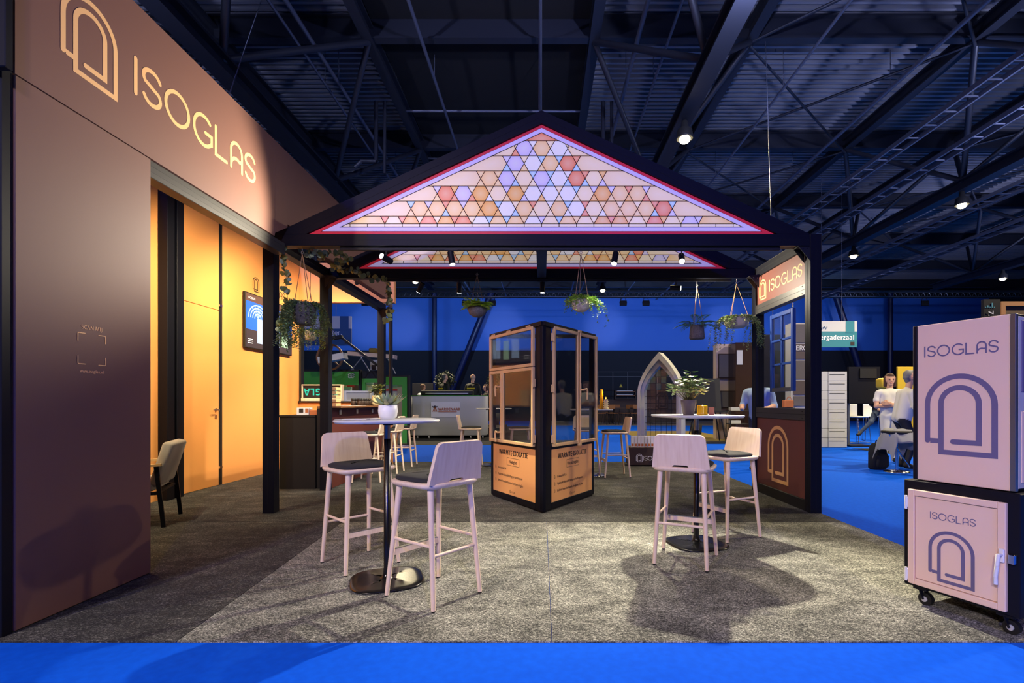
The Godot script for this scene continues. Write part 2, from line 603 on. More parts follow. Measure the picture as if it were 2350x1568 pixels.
# ---------------------------------------------------------------- the hall
func build_hall() -> void:
	var st := mb()
	b2(st, Vector3(-26, -0.2, -33.2), Vector3(30, 0, 12.2))
	struct("floor", st, M.blue_carpet)
	# end wall: dark below, a lit blue band above
	st = mb()
	b2(st, Vector3(-26, 0, -33.2), Vector3(30, 4.72, -33))
	struct("wall_hall_base", st, M.hall_dark)
	st = mb()
	b2(st, Vector3(-26, 4.72, -33.2), Vector3(30, 8.25, -33.02))
	struct("wall_hall_band", st, M.hall_blue)
	st = mb()
	b2(st, Vector3(-26, 8.25, -33.2), Vector3(30, 9.3, -33))
	struct("wall_hall_top", st, M.hall_dark)
	st = mb()
	b2(st, Vector3(-26.2, 0, -33.2), Vector3(-26, 9.3, 12.2))
	struct("wall_hall_left", st, M.hall_dark)
	st = mb()
	b2(st, Vector3(30, 0, -33.2), Vector3(30.2, 9.3, 12.2))
	struct("wall_hall_right", st, M.hall_dark)
	st = mb()
	b2(st, Vector3(-26, 0, 12), Vector3(30, 9.3, 12.2))
	struct("wall_hall_front", st, M.hall_dark)
	# roof deck: corrugated sheet, ribs along x
	var pitch := 0.17
	var roof := setting("ceiling")
	for span in [[-26.0, -3.45], [1.03, 30.0]]:
		st = mb()
		var z := -33.2
		while z < 12.2:
			# dovetailed deep deck: flat flange, walls that lean back under it, deep trough
			var prof := [[0.0, 0.0], [0.06, 0.0], [0.045, 0.16], [pitch + 0.015, 0.16], [pitch, 0.0]]
			for i in 4:
				var a: Array = prof[i]
				var b: Array = prof[i + 1]
				q4(st, Vector3(span[0], 8.95 + a[1], z + a[0]), Vector3(span[1], 8.95 + a[1], z + a[0]), Vector3(span[1], 8.95 + b[1], z + b[0]), Vector3(span[0], 8.95 + b[1], z + b[0]))
			z += pitch
		obj("roof_sheet", st, M.deck, roof)
	st = mb()
	b2(st, Vector3(-26, 9.12, -33.2), Vector3(30, 9.3, 12.2))
	obj("roof_slab", st, M.roof_black, roof)
	st = mb()
	b2(st, Vector3(-3.4, 8.85, -33.0), Vector3(0.98, 8.95, 12.0))
	obj("black_panel", st, M.roof_black, roof)
	# purlins along x and the four triangular lattice girders along z
	var zs := [6.98, 2.78, -1.42, -5.62, -9.82, -14.02, -18.22, -22.42, -26.62, -30.82]
	for z in zs:
		st = mb()
		b2(st, Vector3(-26, 8.42, z - 0.09), Vector3(30, 8.46, z + 0.09))
		b2(st, Vector3(-26, 8.46, z - 0.012), Vector3(30, 8.86, z + 0.012))
		b2(st, Vector3(-26, 8.86, z - 0.09), Vector3(30, 8.9, z + 0.09))
		var o := obj("roof_beam", st, M.roof_steel)
		tag(o, "long dark steel beam crossing under the corrugated hall roof", "beam", "roof beams of the hall")
	var names := {-12.6: "beyond the tall brown wall", -5.0: "above the brown wall and its lettering", 2.6: "above the gabled roof, carrying a lamp", 10.2: "right of the gable, carrying two lamps", 17.8: "far right over the meeting place"}
	for bxn in names:
		var g := thing("roof_girder", "dark lattice roof girder " + names[bxn], "girder")
		for s in [-1.55, 1.55]:
			st = mb()
			b2(st, Vector3(bxn + s - 0.1, 8.38, -22.4), Vector3(bxn + s + 0.1, 8.42, 12))
			b2(st, Vector3(bxn + s - 0.015, 8.42, -22.4), Vector3(bxn + s + 0.015, 8.66, 12))
			b2(st, Vector3(bxn + s - 0.1, 8.66, -22.4), Vector3(bxn + s + 0.1, 8.7, 12))
			obj("top_chord", st, M.roof_steel, g)
		st = mb()
		b2(st, Vector3(bxn - 0.14, 6.32, -22.4), Vector3(bxn + 0.14, 6.36, 12))
		b2(st, Vector3(bxn - 0.02, 6.36, -22.4), Vector3(bxn + 0.02, 6.56, 12))
		b2(st, Vector3(bxn - 0.14, 6.56, -22.4), Vector3(bxn + 0.14, 6.6, 12))
		obj("bottom_chord", st, M.roof_steel, g)
		for i in range(1, 8):
			var zm: float = (zs[i] + zs[i - 1]) / 2.0
			for s in [-1.55, 1.55]:
				for zt in [zs[i], zs[i - 1]]:
					st = mb()
					cyl(st, Vector3(bxn, 6.58, zm), Vector3(bxn + s, 8.4, zt), 0.06, 0.06, 8)
					obj("web_bar", st, M.roof_steel, g)
	# crossed wind bracing between the girders
	for pair in [[4.15, 8.65], [11.75, 16.25], [-11.05, -6.55]]:
		for i in range(3, 7):
			var wb := thing("wind_brace", "pair of thin crossed steel braces between two roof girders", "brace", Vector3((pair[0] + pair[1]) / 2, 8.32, (zs[i] + zs[i + 1]) / 2), 0, "wind braces under the roof")
			for k in 2:
				st = mb()
				cyl(st, Vector3(pair[k], 8.32 + k * 0.06, zs[i]) - wb.position, Vector3(pair[1 - k], 8.32 + k * 0.06, zs[i + 1]) - wb.position, 0.03, 0.03, 6)
				obj("brace_rod", st, M.roof_steel, wb)
	# pipes along z and across the black roof strip
	for p in [[-4.45, 8.2, 0.045], [-4.75, 8.2, 0.03], [-2.35, 8.3, 0.035], [-0.02, 8.3, 0.03], [1.85, 8.2, 0.045], [2.45, 8.2, 0.03], [7.65, 8.1, 0.045], [5.3, 8.1, 0.03]]:
		st = mb()
		cyl(st, Vector3(p[0], p[1], 11.9), Vector3(p[0], p[1], -32.9), p[2], p[2], 8)
		for i in 9:
			cyl(st, Vector3(p[0], p[1], 6.0 - i * 4.2), Vector3(p[0], (8.84 if absf(p[0] + 1.2) < 2.2 else 8.94), 6.0 - i * 4.2), 0.008, 0.008, 5)
		tag(obj("sprinkler_pipe", st, M.pipe), "thin grey pipe running along under the hall roof on hangers", "pipe", "pipes along the hall roof")
	for z in [-9.9, -12.4, -14.8]:
		st = mb()
		cyl(st, Vector3(-3.4, 8.55, z), Vector3(0.98, 8.55, z), 0.03, 0.03, 8)
		tag(obj("cross_pipe", st, M.pipe), "thin pipe crossing the black roof strip behind the gable peak", "pipe", "pipes across the black strip")
	for s in [[-3.9, -11.6], [1.45, -11.6], [13.3, -11.8]]:
		st = mb()
		tube(st, [Vector3(s[0], 8.3, s[1]), Vector3(s[0], 6.9, s[1]), Vector3(s[0] - 0.35, 6.9, s[1]), Vector3(s[0] - 0.5, 6.75, s[1])], 0.05)
		tube(st, [Vector3(s[0] + 0.2, 8.3, s[1]), Vector3(s[0] + 0.2, 6.6, s[1])], 0.04)
		tag(obj("drain_pipe", st, M.roof_steel), {-3.9: "black bent drain pipe between the brown header and the gable peak", 1.45: "black bent drain pipe just behind the gable peak's right slope", 13.3: "black bent drain pipe near the lamp beyond the cable trays"}[s[0]], "pipe", "bent drain pipes")
	# cable trays on the right, along z
	for p in [[8.3, 7.1, 0.16], [9.3, 6.85, 0.14], [12.2, 6.7, 0.2], [13.9, 6.4, 0.2]]:
		st = mb()
		for s in [-1, 1]:
			b2(st, Vector3(p[0] + s * p[2] - 0.02, p[1], -25.4), Vector3(p[0] + s * p[2] + 0.02, p[1] + 0.1, 10))
		var z2 := 9.0
		while z2 > -25.2:
			b2(st, Vector3(p[0] - p[2], p[1] + 0.01, z2 - 0.015), Vector3(p[0] + p[2], p[1] + 0.03, z2 + 0.015))
			z2 -= 0.5
		tag(obj("cable_tray", st, M.pipe), {8.3: "steel cable tray hung along the roof, the one next to the gable", 9.3: "steel cable tray hung along the roof, second one counted from the gable", 12.2: "steel cable tray hung along the roof, third one counted from the gable", 13.9: "lowest steel cable tray along the roof, farthest from the gable"}[p[0]], "cable tray", "cable trays on the right")
	# suspension wires
	for w in [[at(600, 0, 8.4), at(527, 215, 4.6)], [at(1757, 90, 9.8), at(1770, 500, 5.36)], [at(1237, 0, 6.5), at(1237, 252, 5.4)]]:
		st = mb()
		cyl(st, w[0] if w[0].y < 8.4 else Vector3(w[0].x, 8.4, w[0].z), w[1], 0.006, 0.006, 6)
		tag(obj("suspension_wire", st, M.pipe), "thin steel wire holding the stand from the hall roof", "wire", "suspension wires")
	# hall columns with slanting struts before the end wall
	for c in [[997.0, 1128.0, 1010.0], [2043.0, 1915.0, 2010.0]]:
		st = mb()
		var foot := at(c[0], 925, 32.3)
		cyl(st, Vector3(foot.x, 0, foot.z), Vector3(foot.x, 8.4, foot.z), 0.16, 0.16, 10)
		tag(obj("steel_column", st, M.navy), "slim dark blue steel column standing " + ("behind the white counter" if c[0] < 1500 else "behind the two people talking"), "column")
		st = mb()
		var a := at(c[1], 660, 31.8)
		var b := at(c[2], 925, 31.8)
		cyl(st, Vector3(a.x, 8.4, a.z), Vector3(b.x, 0.1, b.z), 0.2, 0.2, 10)
		tag(obj("slanting_strut", st, M.navy), "thick slanting blue steel strut leaning " + ("behind the white counter" if c[0] < 1500 else "behind the meeting room sign"), "strut")
	# lighting truss across the hall
	var tr := thing("lighting_truss", "aluminium lattice truss hung across the hall before the blue wall", "truss")
	for y in [6.75, 7.05]:
		for dz in [0.0, 0.3]:
			st = mb()
			cyl(st, Vector3(-25, y, -26 + dz), Vector3(29, y, -26 + dz), 0.03, 0.03, 6)
			obj("truss_tube", st, M.steel, tr)
	st = mb()
	var x := -25.0
	while x < 29.0:
		cyl(st, Vector3(x, 6.75, -26), Vector3(x + 0.15, 7.05, -26), 0.012, 0.012, 5, false)
		cyl(st, Vector3(x + 0.15, 7.05, -26), Vector3(x + 0.3, 6.75, -26), 0.012, 0.012, 5, false)
		x += 0.3
	obj("truss_lacing", st, M.steel, tr, "stuff")

# ---------------------------------------------------------------- the stand: carpets and the tall brown wall
func build_stand_shell() -> void:
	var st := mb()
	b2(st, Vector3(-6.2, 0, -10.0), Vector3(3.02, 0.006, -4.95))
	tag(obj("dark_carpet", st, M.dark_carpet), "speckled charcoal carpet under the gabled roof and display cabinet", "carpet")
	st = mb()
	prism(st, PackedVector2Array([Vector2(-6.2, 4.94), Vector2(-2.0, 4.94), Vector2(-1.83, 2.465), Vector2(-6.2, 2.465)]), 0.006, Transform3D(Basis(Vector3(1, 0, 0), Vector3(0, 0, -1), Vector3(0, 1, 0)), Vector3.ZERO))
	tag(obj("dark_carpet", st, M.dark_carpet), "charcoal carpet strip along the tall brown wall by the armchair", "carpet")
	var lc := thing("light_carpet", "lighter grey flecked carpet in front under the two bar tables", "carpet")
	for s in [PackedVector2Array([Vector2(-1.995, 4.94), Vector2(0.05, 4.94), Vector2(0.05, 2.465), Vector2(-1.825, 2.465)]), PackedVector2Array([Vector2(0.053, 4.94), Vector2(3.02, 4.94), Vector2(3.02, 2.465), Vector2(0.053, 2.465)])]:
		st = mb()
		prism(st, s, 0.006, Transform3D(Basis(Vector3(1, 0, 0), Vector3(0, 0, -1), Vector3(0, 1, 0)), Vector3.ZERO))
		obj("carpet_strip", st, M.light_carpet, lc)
	# tall brown wall
	var w := setting("wall_left")
	st = mb()
	b2(st, Vector3(-2.84, 0.012, -3.45), Vector3(-2.738, 2.908, -2.56), 0.003)
	obj("lower_panel", st, M.brown_wall, w)
	var side := Transform3D(Basis(Vector3(0, 0, -1), Vector3(0, 1, 0), Vector3(1, 0, 0)), Vector3(-2.84, 0, 0))   # x of the polygon runs into the depth
	st = mb()
	prism(st, PackedVector2Array([Vector2(2.56, 2.914), Vector2(5.05, 2.914), Vector2(5.06, 2.95), Vector2(5.06, 3.9), Vector2(2.56, 3.9)]), 0.102, side)
	obj("header_panel", st, M.brown_wall, w)
	st = mb()
	prism(st, PackedVector2Array([Vector2(5.063, 2.952), Vector2(5.305, 3.09), Vector2(5.305, 3.125), Vector2(5.46, 3.125), Vector2(5.46, 3.05), Vector2(6.68, 3.05), Vector2(6.68, 3.125), Vector2(6.82, 3.125), Vector2(6.82, 3.05), Vector2(8.75, 3.05), Vector2(8.75, 3.9), Vector2(5.063, 3.9)]), 0.102, side)
	obj("header_panel", st, M.brown_wall, w)
	# metal track under the header, over the opening
	st = mb()
	b2(st, Vector3(-2.86, 2.79, -5.28), Vector3(-2.752, 2.912, -3.452), 0.004)
	for y in [2.83, 2.87]:
		b2(st, Vector3(-2.753, y, -5.28), Vector3(-2.7495, y + 0.006, -3.452))
	obj("header_track", st, M.frame_metal, w)
	logo(w, Vector3(-2.7365, 3.156, -2.8165), Vector3(0, 0, -1), 0.346, M.peach_print)
	brand(w, Vector3(-2.7365, 3.276, -3.305), Vector3(0, 0, -1), 0.263, M.peach_print)
	lettering("lettering", "SCAN MIJ", 0.024, M.peach_print, w, face(Vector3(-2.7375, 1.655, -2.998), Vector3(0, 0, -1)))
	lettering("lettering", "www.isoglas.nl", 0.017, M.peach_print, w, face(Vector3(-2.7375, 1.39, -2.998), Vector3(0, 0, -1)))
	st = mb()
	for sx in [-1, 1]:
		for sy in [-1, 1]:
			ribbon(st, [Vector2(sx * 0.045, sy * 0.092), Vector2(sx * 0.088, sy * 0.092), Vector2(sx * 0.092, sy * 0.088), Vector2(sx * 0.092, sy * 0.045)], 0.006, face(Vector3(-2.7365, 1.525, -2.998), Vector3(0, 0, -1)))
	obj("corner_marks", st, M.peach_print, w)
	# aluminium post that ends the wall towards the aisle
	st = mb()
	b2(st, Vector3(-2.87, 0, -2.558), Vector3(-2.745, 3.9, -2.50), 0.004)
	tag(obj("end_post", st, M.black_metal), "dark upright metal post at the aisle end of the tall brown wall", "post")
	# dark partition behind the wall, and a slim screen at its top
	st = mb()
	b2(st, Vector3(-6.2, 0.012, -2.66), Vector3(-2.872, 3.9, -2.56))
	struct("wall_front", st, M.navy)
	var sc := thing("hanging_screen", "black framed screen hanging high beside the tall brown wall", "screen", Vector3(-2.98, 2.86, -2.40))
	st = mb()
	b2(st, Vector3(-0.4, 0, -0.02), Vector3(0.33, 1.1, 0.02), 0.004)
	obj("casing", st, M.black_metal, sc)
	sc.position = Vector3(-2.99, 2.87, -2.46)
	st = mb()
	b2(st, Vector3(-0.37, 0.03, 0.0205), Vector3(0.30, 1.07, 0.022))
	obj("screen", st, M.black_matt, sc)

# ---------------------------------------------------------------- posts, beams and the glowing gables
func post(x0: float, z0: float, label: String, top := 3.026) -> Node3D:
	var p := thing("frame_post", label, "post", Vector3(x0 + 0.06, 0, -z0 - 0.06))
	var st := mb()
	bx(st, Vector3(0, top / 2, 0), Vector3(0.12, top, 0.12), 0.003)
	obj("profile", st, M.black_metal, p)
	st = mb()
	for s in [-1, 1]:
		bx(st, Vector3(s * 0.0602, top / 2, 0), Vector3(0.001, top - 0.02, 0.004))
		bx(st, Vector3(0, top / 2, s * 0.0602), Vector3(0.004, top - 0.02, 0.001))
	obj("slot_line", st, M.groove, p)
	st = mb()
	bx(st, Vector3(0, 0.004, 0), Vector3(0.125, 0.008, 0.125))
	obj("foot_plate", st, M.groove, p)
	return p

func beam(a: Vector3, b: Vector3, label: String) -> Node3D:   # a 120 mm profile, its top edge line from a to b
	var o := thing("frame_beam", label, "beam", (a + b) / 2.0)
	var d := b - a
	var st := mb()
	var s := Vector3(maxf(absf(d.x), 0.12), 0.126, maxf(absf(d.z), 0.12))
	bx(st, Vector3(0, -0.063, 0), s, 0.003)
	obj("profile", st, M.black_metal, o)
	st = mb()
	if absf(d.x) > absf(d.z):
		for k in [-1, 1]:
			bx(st, Vector3(0, -0.063, k * 0.0602), Vector3(s.x - 0.01, 0.004, 0.001))
	else:
		for k in [-1, 1]:
			bx(st, Vector3(k * 0.0602, -0.063, 0), Vector3(0.001, 0.004, s.z - 0.01))
	obj("slot_line", st, M.groove, o)
	return o

func pane_palette() -> void:
	var cols := {
		"cream": rgb(250, 220, 186), "peach": rgb(248, 200, 145), "amber": rgb(240, 170, 92), "coral": rgb(236, 132, 98),
		"lilac": rgb(206, 192, 236), "ice": rgb(165, 200, 242), "pearl": rgb(236, 230, 236), "sliver": rgb(246, 212, 178),
	}
	for k in cols:
		var m := glow("pane_light_" + k, cols[k], 0.42)
		m.roughness = 0.3
		var g := Gradient.new()
		var c: Color = cols[k]
		g.offsets = PackedFloat32Array([0.0, 0.55, 1.0])
		g.colors = PackedColorArray([c.lerp(Color(1, 0.95, 0.9), 0.4), c.lerp(Color(1, 0.95, 0.9), 0.22), c])
		var t := GradientTexture2D.new()
		t.gradient = g
		t.fill = GradientTexture2D.FILL_RADIAL
		t.fill_from = Vector2(0.5, 0.5)
		t.fill_to = Vector2(1.0, 0.5)
		t.width = 64
		t.height = 64
		m.albedo_color = Color.WHITE
		m.albedo_texture = t
		m.emission = Color.WHITE
		m.emission_texture = t
		m.emission_operator = BaseMaterial3D.EMISSION_OP_MULTIPLY

func pane(parent: Node3D, poly: PackedVector2Array, m: Material) -> void:
	var off := Geometry2D.offset_polygon(poly, -0.0042, Geometry2D.JOIN_MITER)
	if off.is_empty() or off[0].size() < 3:
		return
	var p: PackedVector2Array = off[0]
	var c := Vector2.ZERO
	for v in p:
		c += v / p.size()
	var st := mb()
	for i in p.size():
		var a := p[i]
		var b := p[(i + 1) % p.size()]
		for e in [[c, 0.0], [a, 1.0], [b, 1.0]]:
			var v: Vector2 = e[0]
			var uv := Vector2(0.5, 0.5)
			if e[1] > 0.0:
				uv += (v - c).normalized() * 0.5
			st.set_uv(uv)
			st.add_vertex(Vector3(v.x - c.x, v.y - c.y, 0.004))
	for i in p.size():
		var a := p[i] - c
		var b := p[(i + 1) % p.size()] - c
		st.set_uv(Vector2(1.0, 0.5))
		q4(st, v3(a), v3(b), v3(b) + Vector3(0, 0, 0.004), v3(a) + Vector3(0, 0, 0.004))
	var o := obj("pane", st, m, parent)
	o.position = Vector3(c.x, c.y, 0.001)

func ring_of(tri_in: PackedVector2Array, tri_out: PackedVector2Array, d: float) -> SurfaceTool:   # the band between two nested triangles
	var st := mb()
	for i in 3:
		var j := (i + 1) % 3
		q4(st, v3(tri_out[i]), v3(tri_out[j]), v3(tri_in[j]), v3(tri_in[i]))
		q4(st, v3(tri_out[i]) + Vector3(0, 0, d), v3(tri_out[j]) + Vector3(0, 0, d), v3(tri_in[j]) + Vector3(0, 0, d), v3(tri_in[i]) + Vector3(0, 0, d))
		q4(st, v3(tri_in[i]), v3(tri_in[j]), v3(tri_in[j]) + Vector3(0, 0, d), v3(tri_in[i]) + Vector3(0, 0, d))
	return st

func gable_tri(inset: float) -> PackedVector2Array:   # the opening between rafters and beam, made smaller by inset
	var sl := 0.47
	var base := 3.03 + inset
	var top := 4.221 - inset * sqrt(1 + sl * sl)
	var half := (top - base) / sl
	return PackedVector2Array([Vector2(-half, base), Vector2(half, base), Vector2(0, top)])

func build_gables() -> void:
	pane_palette()
	var g := thing("gable_lightbox", "glowing triangular gable of coloured hexagon panes facing the aisle", "light box", Vector3(0, 0, -5.345))
	var st := mb()
	prism(st, gable_tri(0.0), -0.05)
	obj("lightbox_back", st, M.groove, g)
	glow("gable_light_red", rgb(205, 40, 60), 0.35)
	glow("gable_light_lilac", rgb(206, 190, 238), 0.4)
	glow("gable_light_cream", rgb(246, 226, 214), 0.42)
	st = ring_of(gable_tri(0.030), gable_tri(0.002), 0.004)
	obj("red_border", st, M.gable_light_red, g)
	st = ring_of(gable_tri(0.075), gable_tri(0.034), 0.004)
	obj("lilac_border", st, M.gable_light_lilac, g)
	var inner := gable_tri(0.080)
	var a := 0.0945
	var rh := a * sqrt(3.0)
	var y0 := inner[0].y
	var names := ["peach", "cream", "amber", "coral", "lilac", "pearl", "ice"]
	var pick := func(x: float, small: bool) -> Material:
		var mid := absf(x) < 0.75
		var w: Array = [3, 3, 1, 0.6, 3, 4, 0.3] if mid else [5, 2.5, 3, 2.2, 1.0, 0.4, 0.0]
		if small:
			w = [2, 3, 0.8, 1.6, 2, 2, 3] if mid else [3, 3, 1.2, 3, 1.5, 1, 1.6]
		var total := 0.0
		for v in w:
			total += v
		var r := rng.randf() * total
		for i in w.size():
			r -= w[i]
			if r <= 0:
				return M["pane_light_" + names[i]]
		return M["pane_light_cream"]
	# base strip of oblong panes
	var bs := 0.034
	for i in range(-14, 14):
		var r := PackedVector2Array([Vector2(i * 2 * a, y0), Vector2((i + 1) * 2 * a, y0), Vector2((i + 1) * 2 * a, y0 + bs), Vector2(i * 2 * a, y0 + bs)])
		for part in Geometry2D.intersect_polygons(r, inner):
			pane(g, part, M.gable_light_cream)
	# half row, then full rows
	var y := y0 + bs
	for row in 9:
		var half_row := row == 0
		var h := rh / 2 if half_row else rh
		var yc := y if half_row else y + rh / 2       # height where the hexagons touch
		var strip := PackedVector2Array([Vector2(-4, y), Vector2(4, y), Vector2(4, y + h), Vector2(-4, y + h)])
		var zone := Geometry2D.intersect_polygons(strip, inner)
		if zone.is_empty():
			break
		var shift := 0.0 if row % 2 == 1 else a
		var good := []
		for i in range(-16, 17):
			var cx := shift + i * 2 * a
			var test := [Vector2(cx - a, yc), Vector2(cx + a, yc), Vector2(cx - a * 1.5, y + h), Vector2(cx + a * 1.5, y + h)]
			if row >= 5:
				test = [Vector2(cx - a * 0.6, y + 0.004), Vector2(cx + a * 0.6, y + 0.004), Vector2(cx, yc)]
			if test.all(func(p): return Geometry2D.is_point_in_polygon(p, inner)):
				good.append(cx)
		if good.is_empty():
			var cap := PackedVector2Array([Vector2(-4, y), Vector2(4, y), Vector2(4, y + 2), Vector2(-4, y + 2)])
			for part in Geometry2D.intersect_polygons(cap, inner):
				pane(g, part, M.pane_light_coral)
			break
		var x0: float = good[0]
		var x1: float = good[-1]
		for cx in good:
			var hx := PackedVector2Array()
			if half_row:
				hx = PackedVector2Array([Vector2(cx - a, yc), Vector2(cx + a, yc), Vector2(cx + a / 2, y + h), Vector2(cx - a / 2, y + h)])
			else:
				for k in 6:
					hx.append(Vector2(cx, yc) + Vector2.from_angle(PI / 3 * k) * a)
			for part in Geometry2D.intersect_polygons(hx, inner):
				pane(g, part, pick.call(cx, false))
		for i in good.size() + 1:
			var tx: float = x0 - a + i * 2 * a
			for up in [0, 1]:
				if half_row and up == 0:
					continue
				var yb := y if up == 0 else y + h
				var tp := PackedVector2Array([Vector2(tx, yc), Vector2(tx - a / 2, yb), Vector2(tx + a / 2, yb)])
				for part in Geometry2D.intersect_polygons(tp, inner):
					pane(g, part, pick.call(tx, true))
		# long cream slivers at both ends of the row
		var core := PackedVector2Array([Vector2(x0 - a * 1.5, y + h), Vector2(x0 - a, yc), Vector2(x0 - a * 1.5, y), Vector2(x1 + a * 1.5, y), Vector2(x1 + a, yc), Vector2(x1 + a * 1.5, y + h)])
		if half_row:
			core = PackedVector2Array([Vector2(x0 - a * 1.5, y + h), Vector2(x0 - a, y), Vector2(x1 + a, y), Vector2(x1 + a * 1.5, y + h)])
		for part in Geometry2D.clip_polygons(zone[0], core):
			if not Geometry2D.is_polygon_clockwise(part):
				pane(g, part, M.pane_light_peach if half_row else M.pane_light_sliver)
		y += h
	var g2 := copy(g, Vector3(0, 0, -6.735), 0.0, "glowing triangular gable of coloured panes behind the track spotlights")
	# frame of both gables
	for k in 2:
		var z: float = [5.318, 6.69][k]
		var which: String = ["front", "rear"][k]
		for s in [-1, 1]:
			var r := thing("rafter", "black metal rafter on the %s slope of the %s gable" % ["left" if s < 0 else "right", which], "rafter", Vector3(0, 0, -z - 0.12))
			st = mb()
			var poly := PackedVector2Array([Vector2(0.0, 4.362), Vector2(s * 2.90, 2.9995 + 0.0265), Vector2(s * 2.545, 3.0265), Vector2(0.0, 4.221)])
			prism(st, poly, 0.12)
			obj("profile", st, M.black_metal, r)
			st = mb()
			var l0 := Vector3(s * 0.03, 4.292 - 0.0141, 0.1206)
			var l1 := Vector3(s * 2.62, 4.292 - 2.62 * 0.47, 0.1206)
			bar(st, l0, l1, 0.004, 0.001, Vector3.BACK)
			obj("slot_line", st, M.groove, r)
		beam(Vector3(-2.898 if k == 0 else -2.90, 3.026, -z - 0.06), Vector3(2.9, 3.026, -z - 0.06), "black horizontal beam under the %s glowing gable" % which)
		st = mb()
		b2(st, Vector3(-2.2, 2.866, -z - 0.08), Vector3(2.6, 2.8985, -z - 0.045), 0.002)
		tag(obj("light_track", st, M.black_matt), "thin black lamp track under the %s gable beam" % which, "lamp track")
	post(-3.016, 5.318, "black metal post at the corner of the gabled frame, next to the armchair")
	post(2.905, 5.318, "black metal post beside the brown panels with the hanging window")
	post(-3.016, 6.69, "black metal post between the dark bar end and the bar counter")
	post(2.905, 6.69, "slim black post at the rear of the hanging window frame")
	post(-3.016, 9.04, "black metal post at the far end of the bar, under trailing leaves")
	beam(Vector3(-2.956, 3.0255, -5.44), Vector3(-2.956, 3.0255, -6.69), "black side beam joining both gables above the big trailing planter")
	beam(Vector3(-2.956, 3.0255, -6.812), Vector3(-2.956, 3.0255, -9.038), "grey lit side beam above the bar counter")
	beam(Vector3(2.965, 3.0255, -5.44), Vector3(2.965, 3.0255, -6.69), "side beam above the brown sign with letters")
	beam(Vector3(0, 3.0255, -5.44), Vector3(0, 3.0255, -6.69), "short middle beam joining the two gable beams")
	# corner brackets
	for c in [[2.905, -5.44, -1.0, 1], [-2.896, -6.69, 1.0, 1], [2.905, -6.69, -1.0, 1], [-2.896, -9.04, 1.0, 1]]:
		var b := thing("corner_bracket", "black triangular corner bracket %s" % {"2.905-5.44": "beside the brown sign at the aisle post", "-2.896-6.69": "where the garland meets the rear beam", "2.905-6.69": "at the rear end of the brown sign", "-2.896-9.04": "at the far end of the bar"}["%s%s" % [c[0], c[1]]], "bracket", Vector3(c[0], 2.9, c[1]))
		st = mb()
		for k in 2:
			prism(st, PackedVector2Array([Vector2(0, 0.02), Vector2(0.13, 0.0), Vector2(0.0, -0.16)]), 0.006, Transform3D(Basis(Vector3(c[2], 0, 0), Vector3.UP, Vector3(0, 0, c[2])), Vector3(0, 0, 0.002 + k * 0.11)))
		prism(st, PackedVector2Array([Vector2(0, 0.0), Vector2(0.13, 0.0), Vector2(0.13, 0.006), Vector2(0.0, 0.006)]), 0.11, Transform3D(Basis(Vector3(c[2], 0, 0), Vector3(0, 1, 0), Vector3(0, 0, c[2])), Vector3(0, -0.012, 0.002 if c[2] > 0 else 0.112)))
		obj("plate", st, M.black_matt, b)
		for k in 2:
			st = mb()
			cyl(st, Vector3(c[2] * (0.03 + 0.05 * k), -0.03 - 0.0 * k, 0.115), Vector3(c[2] * (0.03 + 0.05 * k), -0.03, 0.124), 0.006, 0.006, 8)
			obj("screw", st, M.chrome, b)

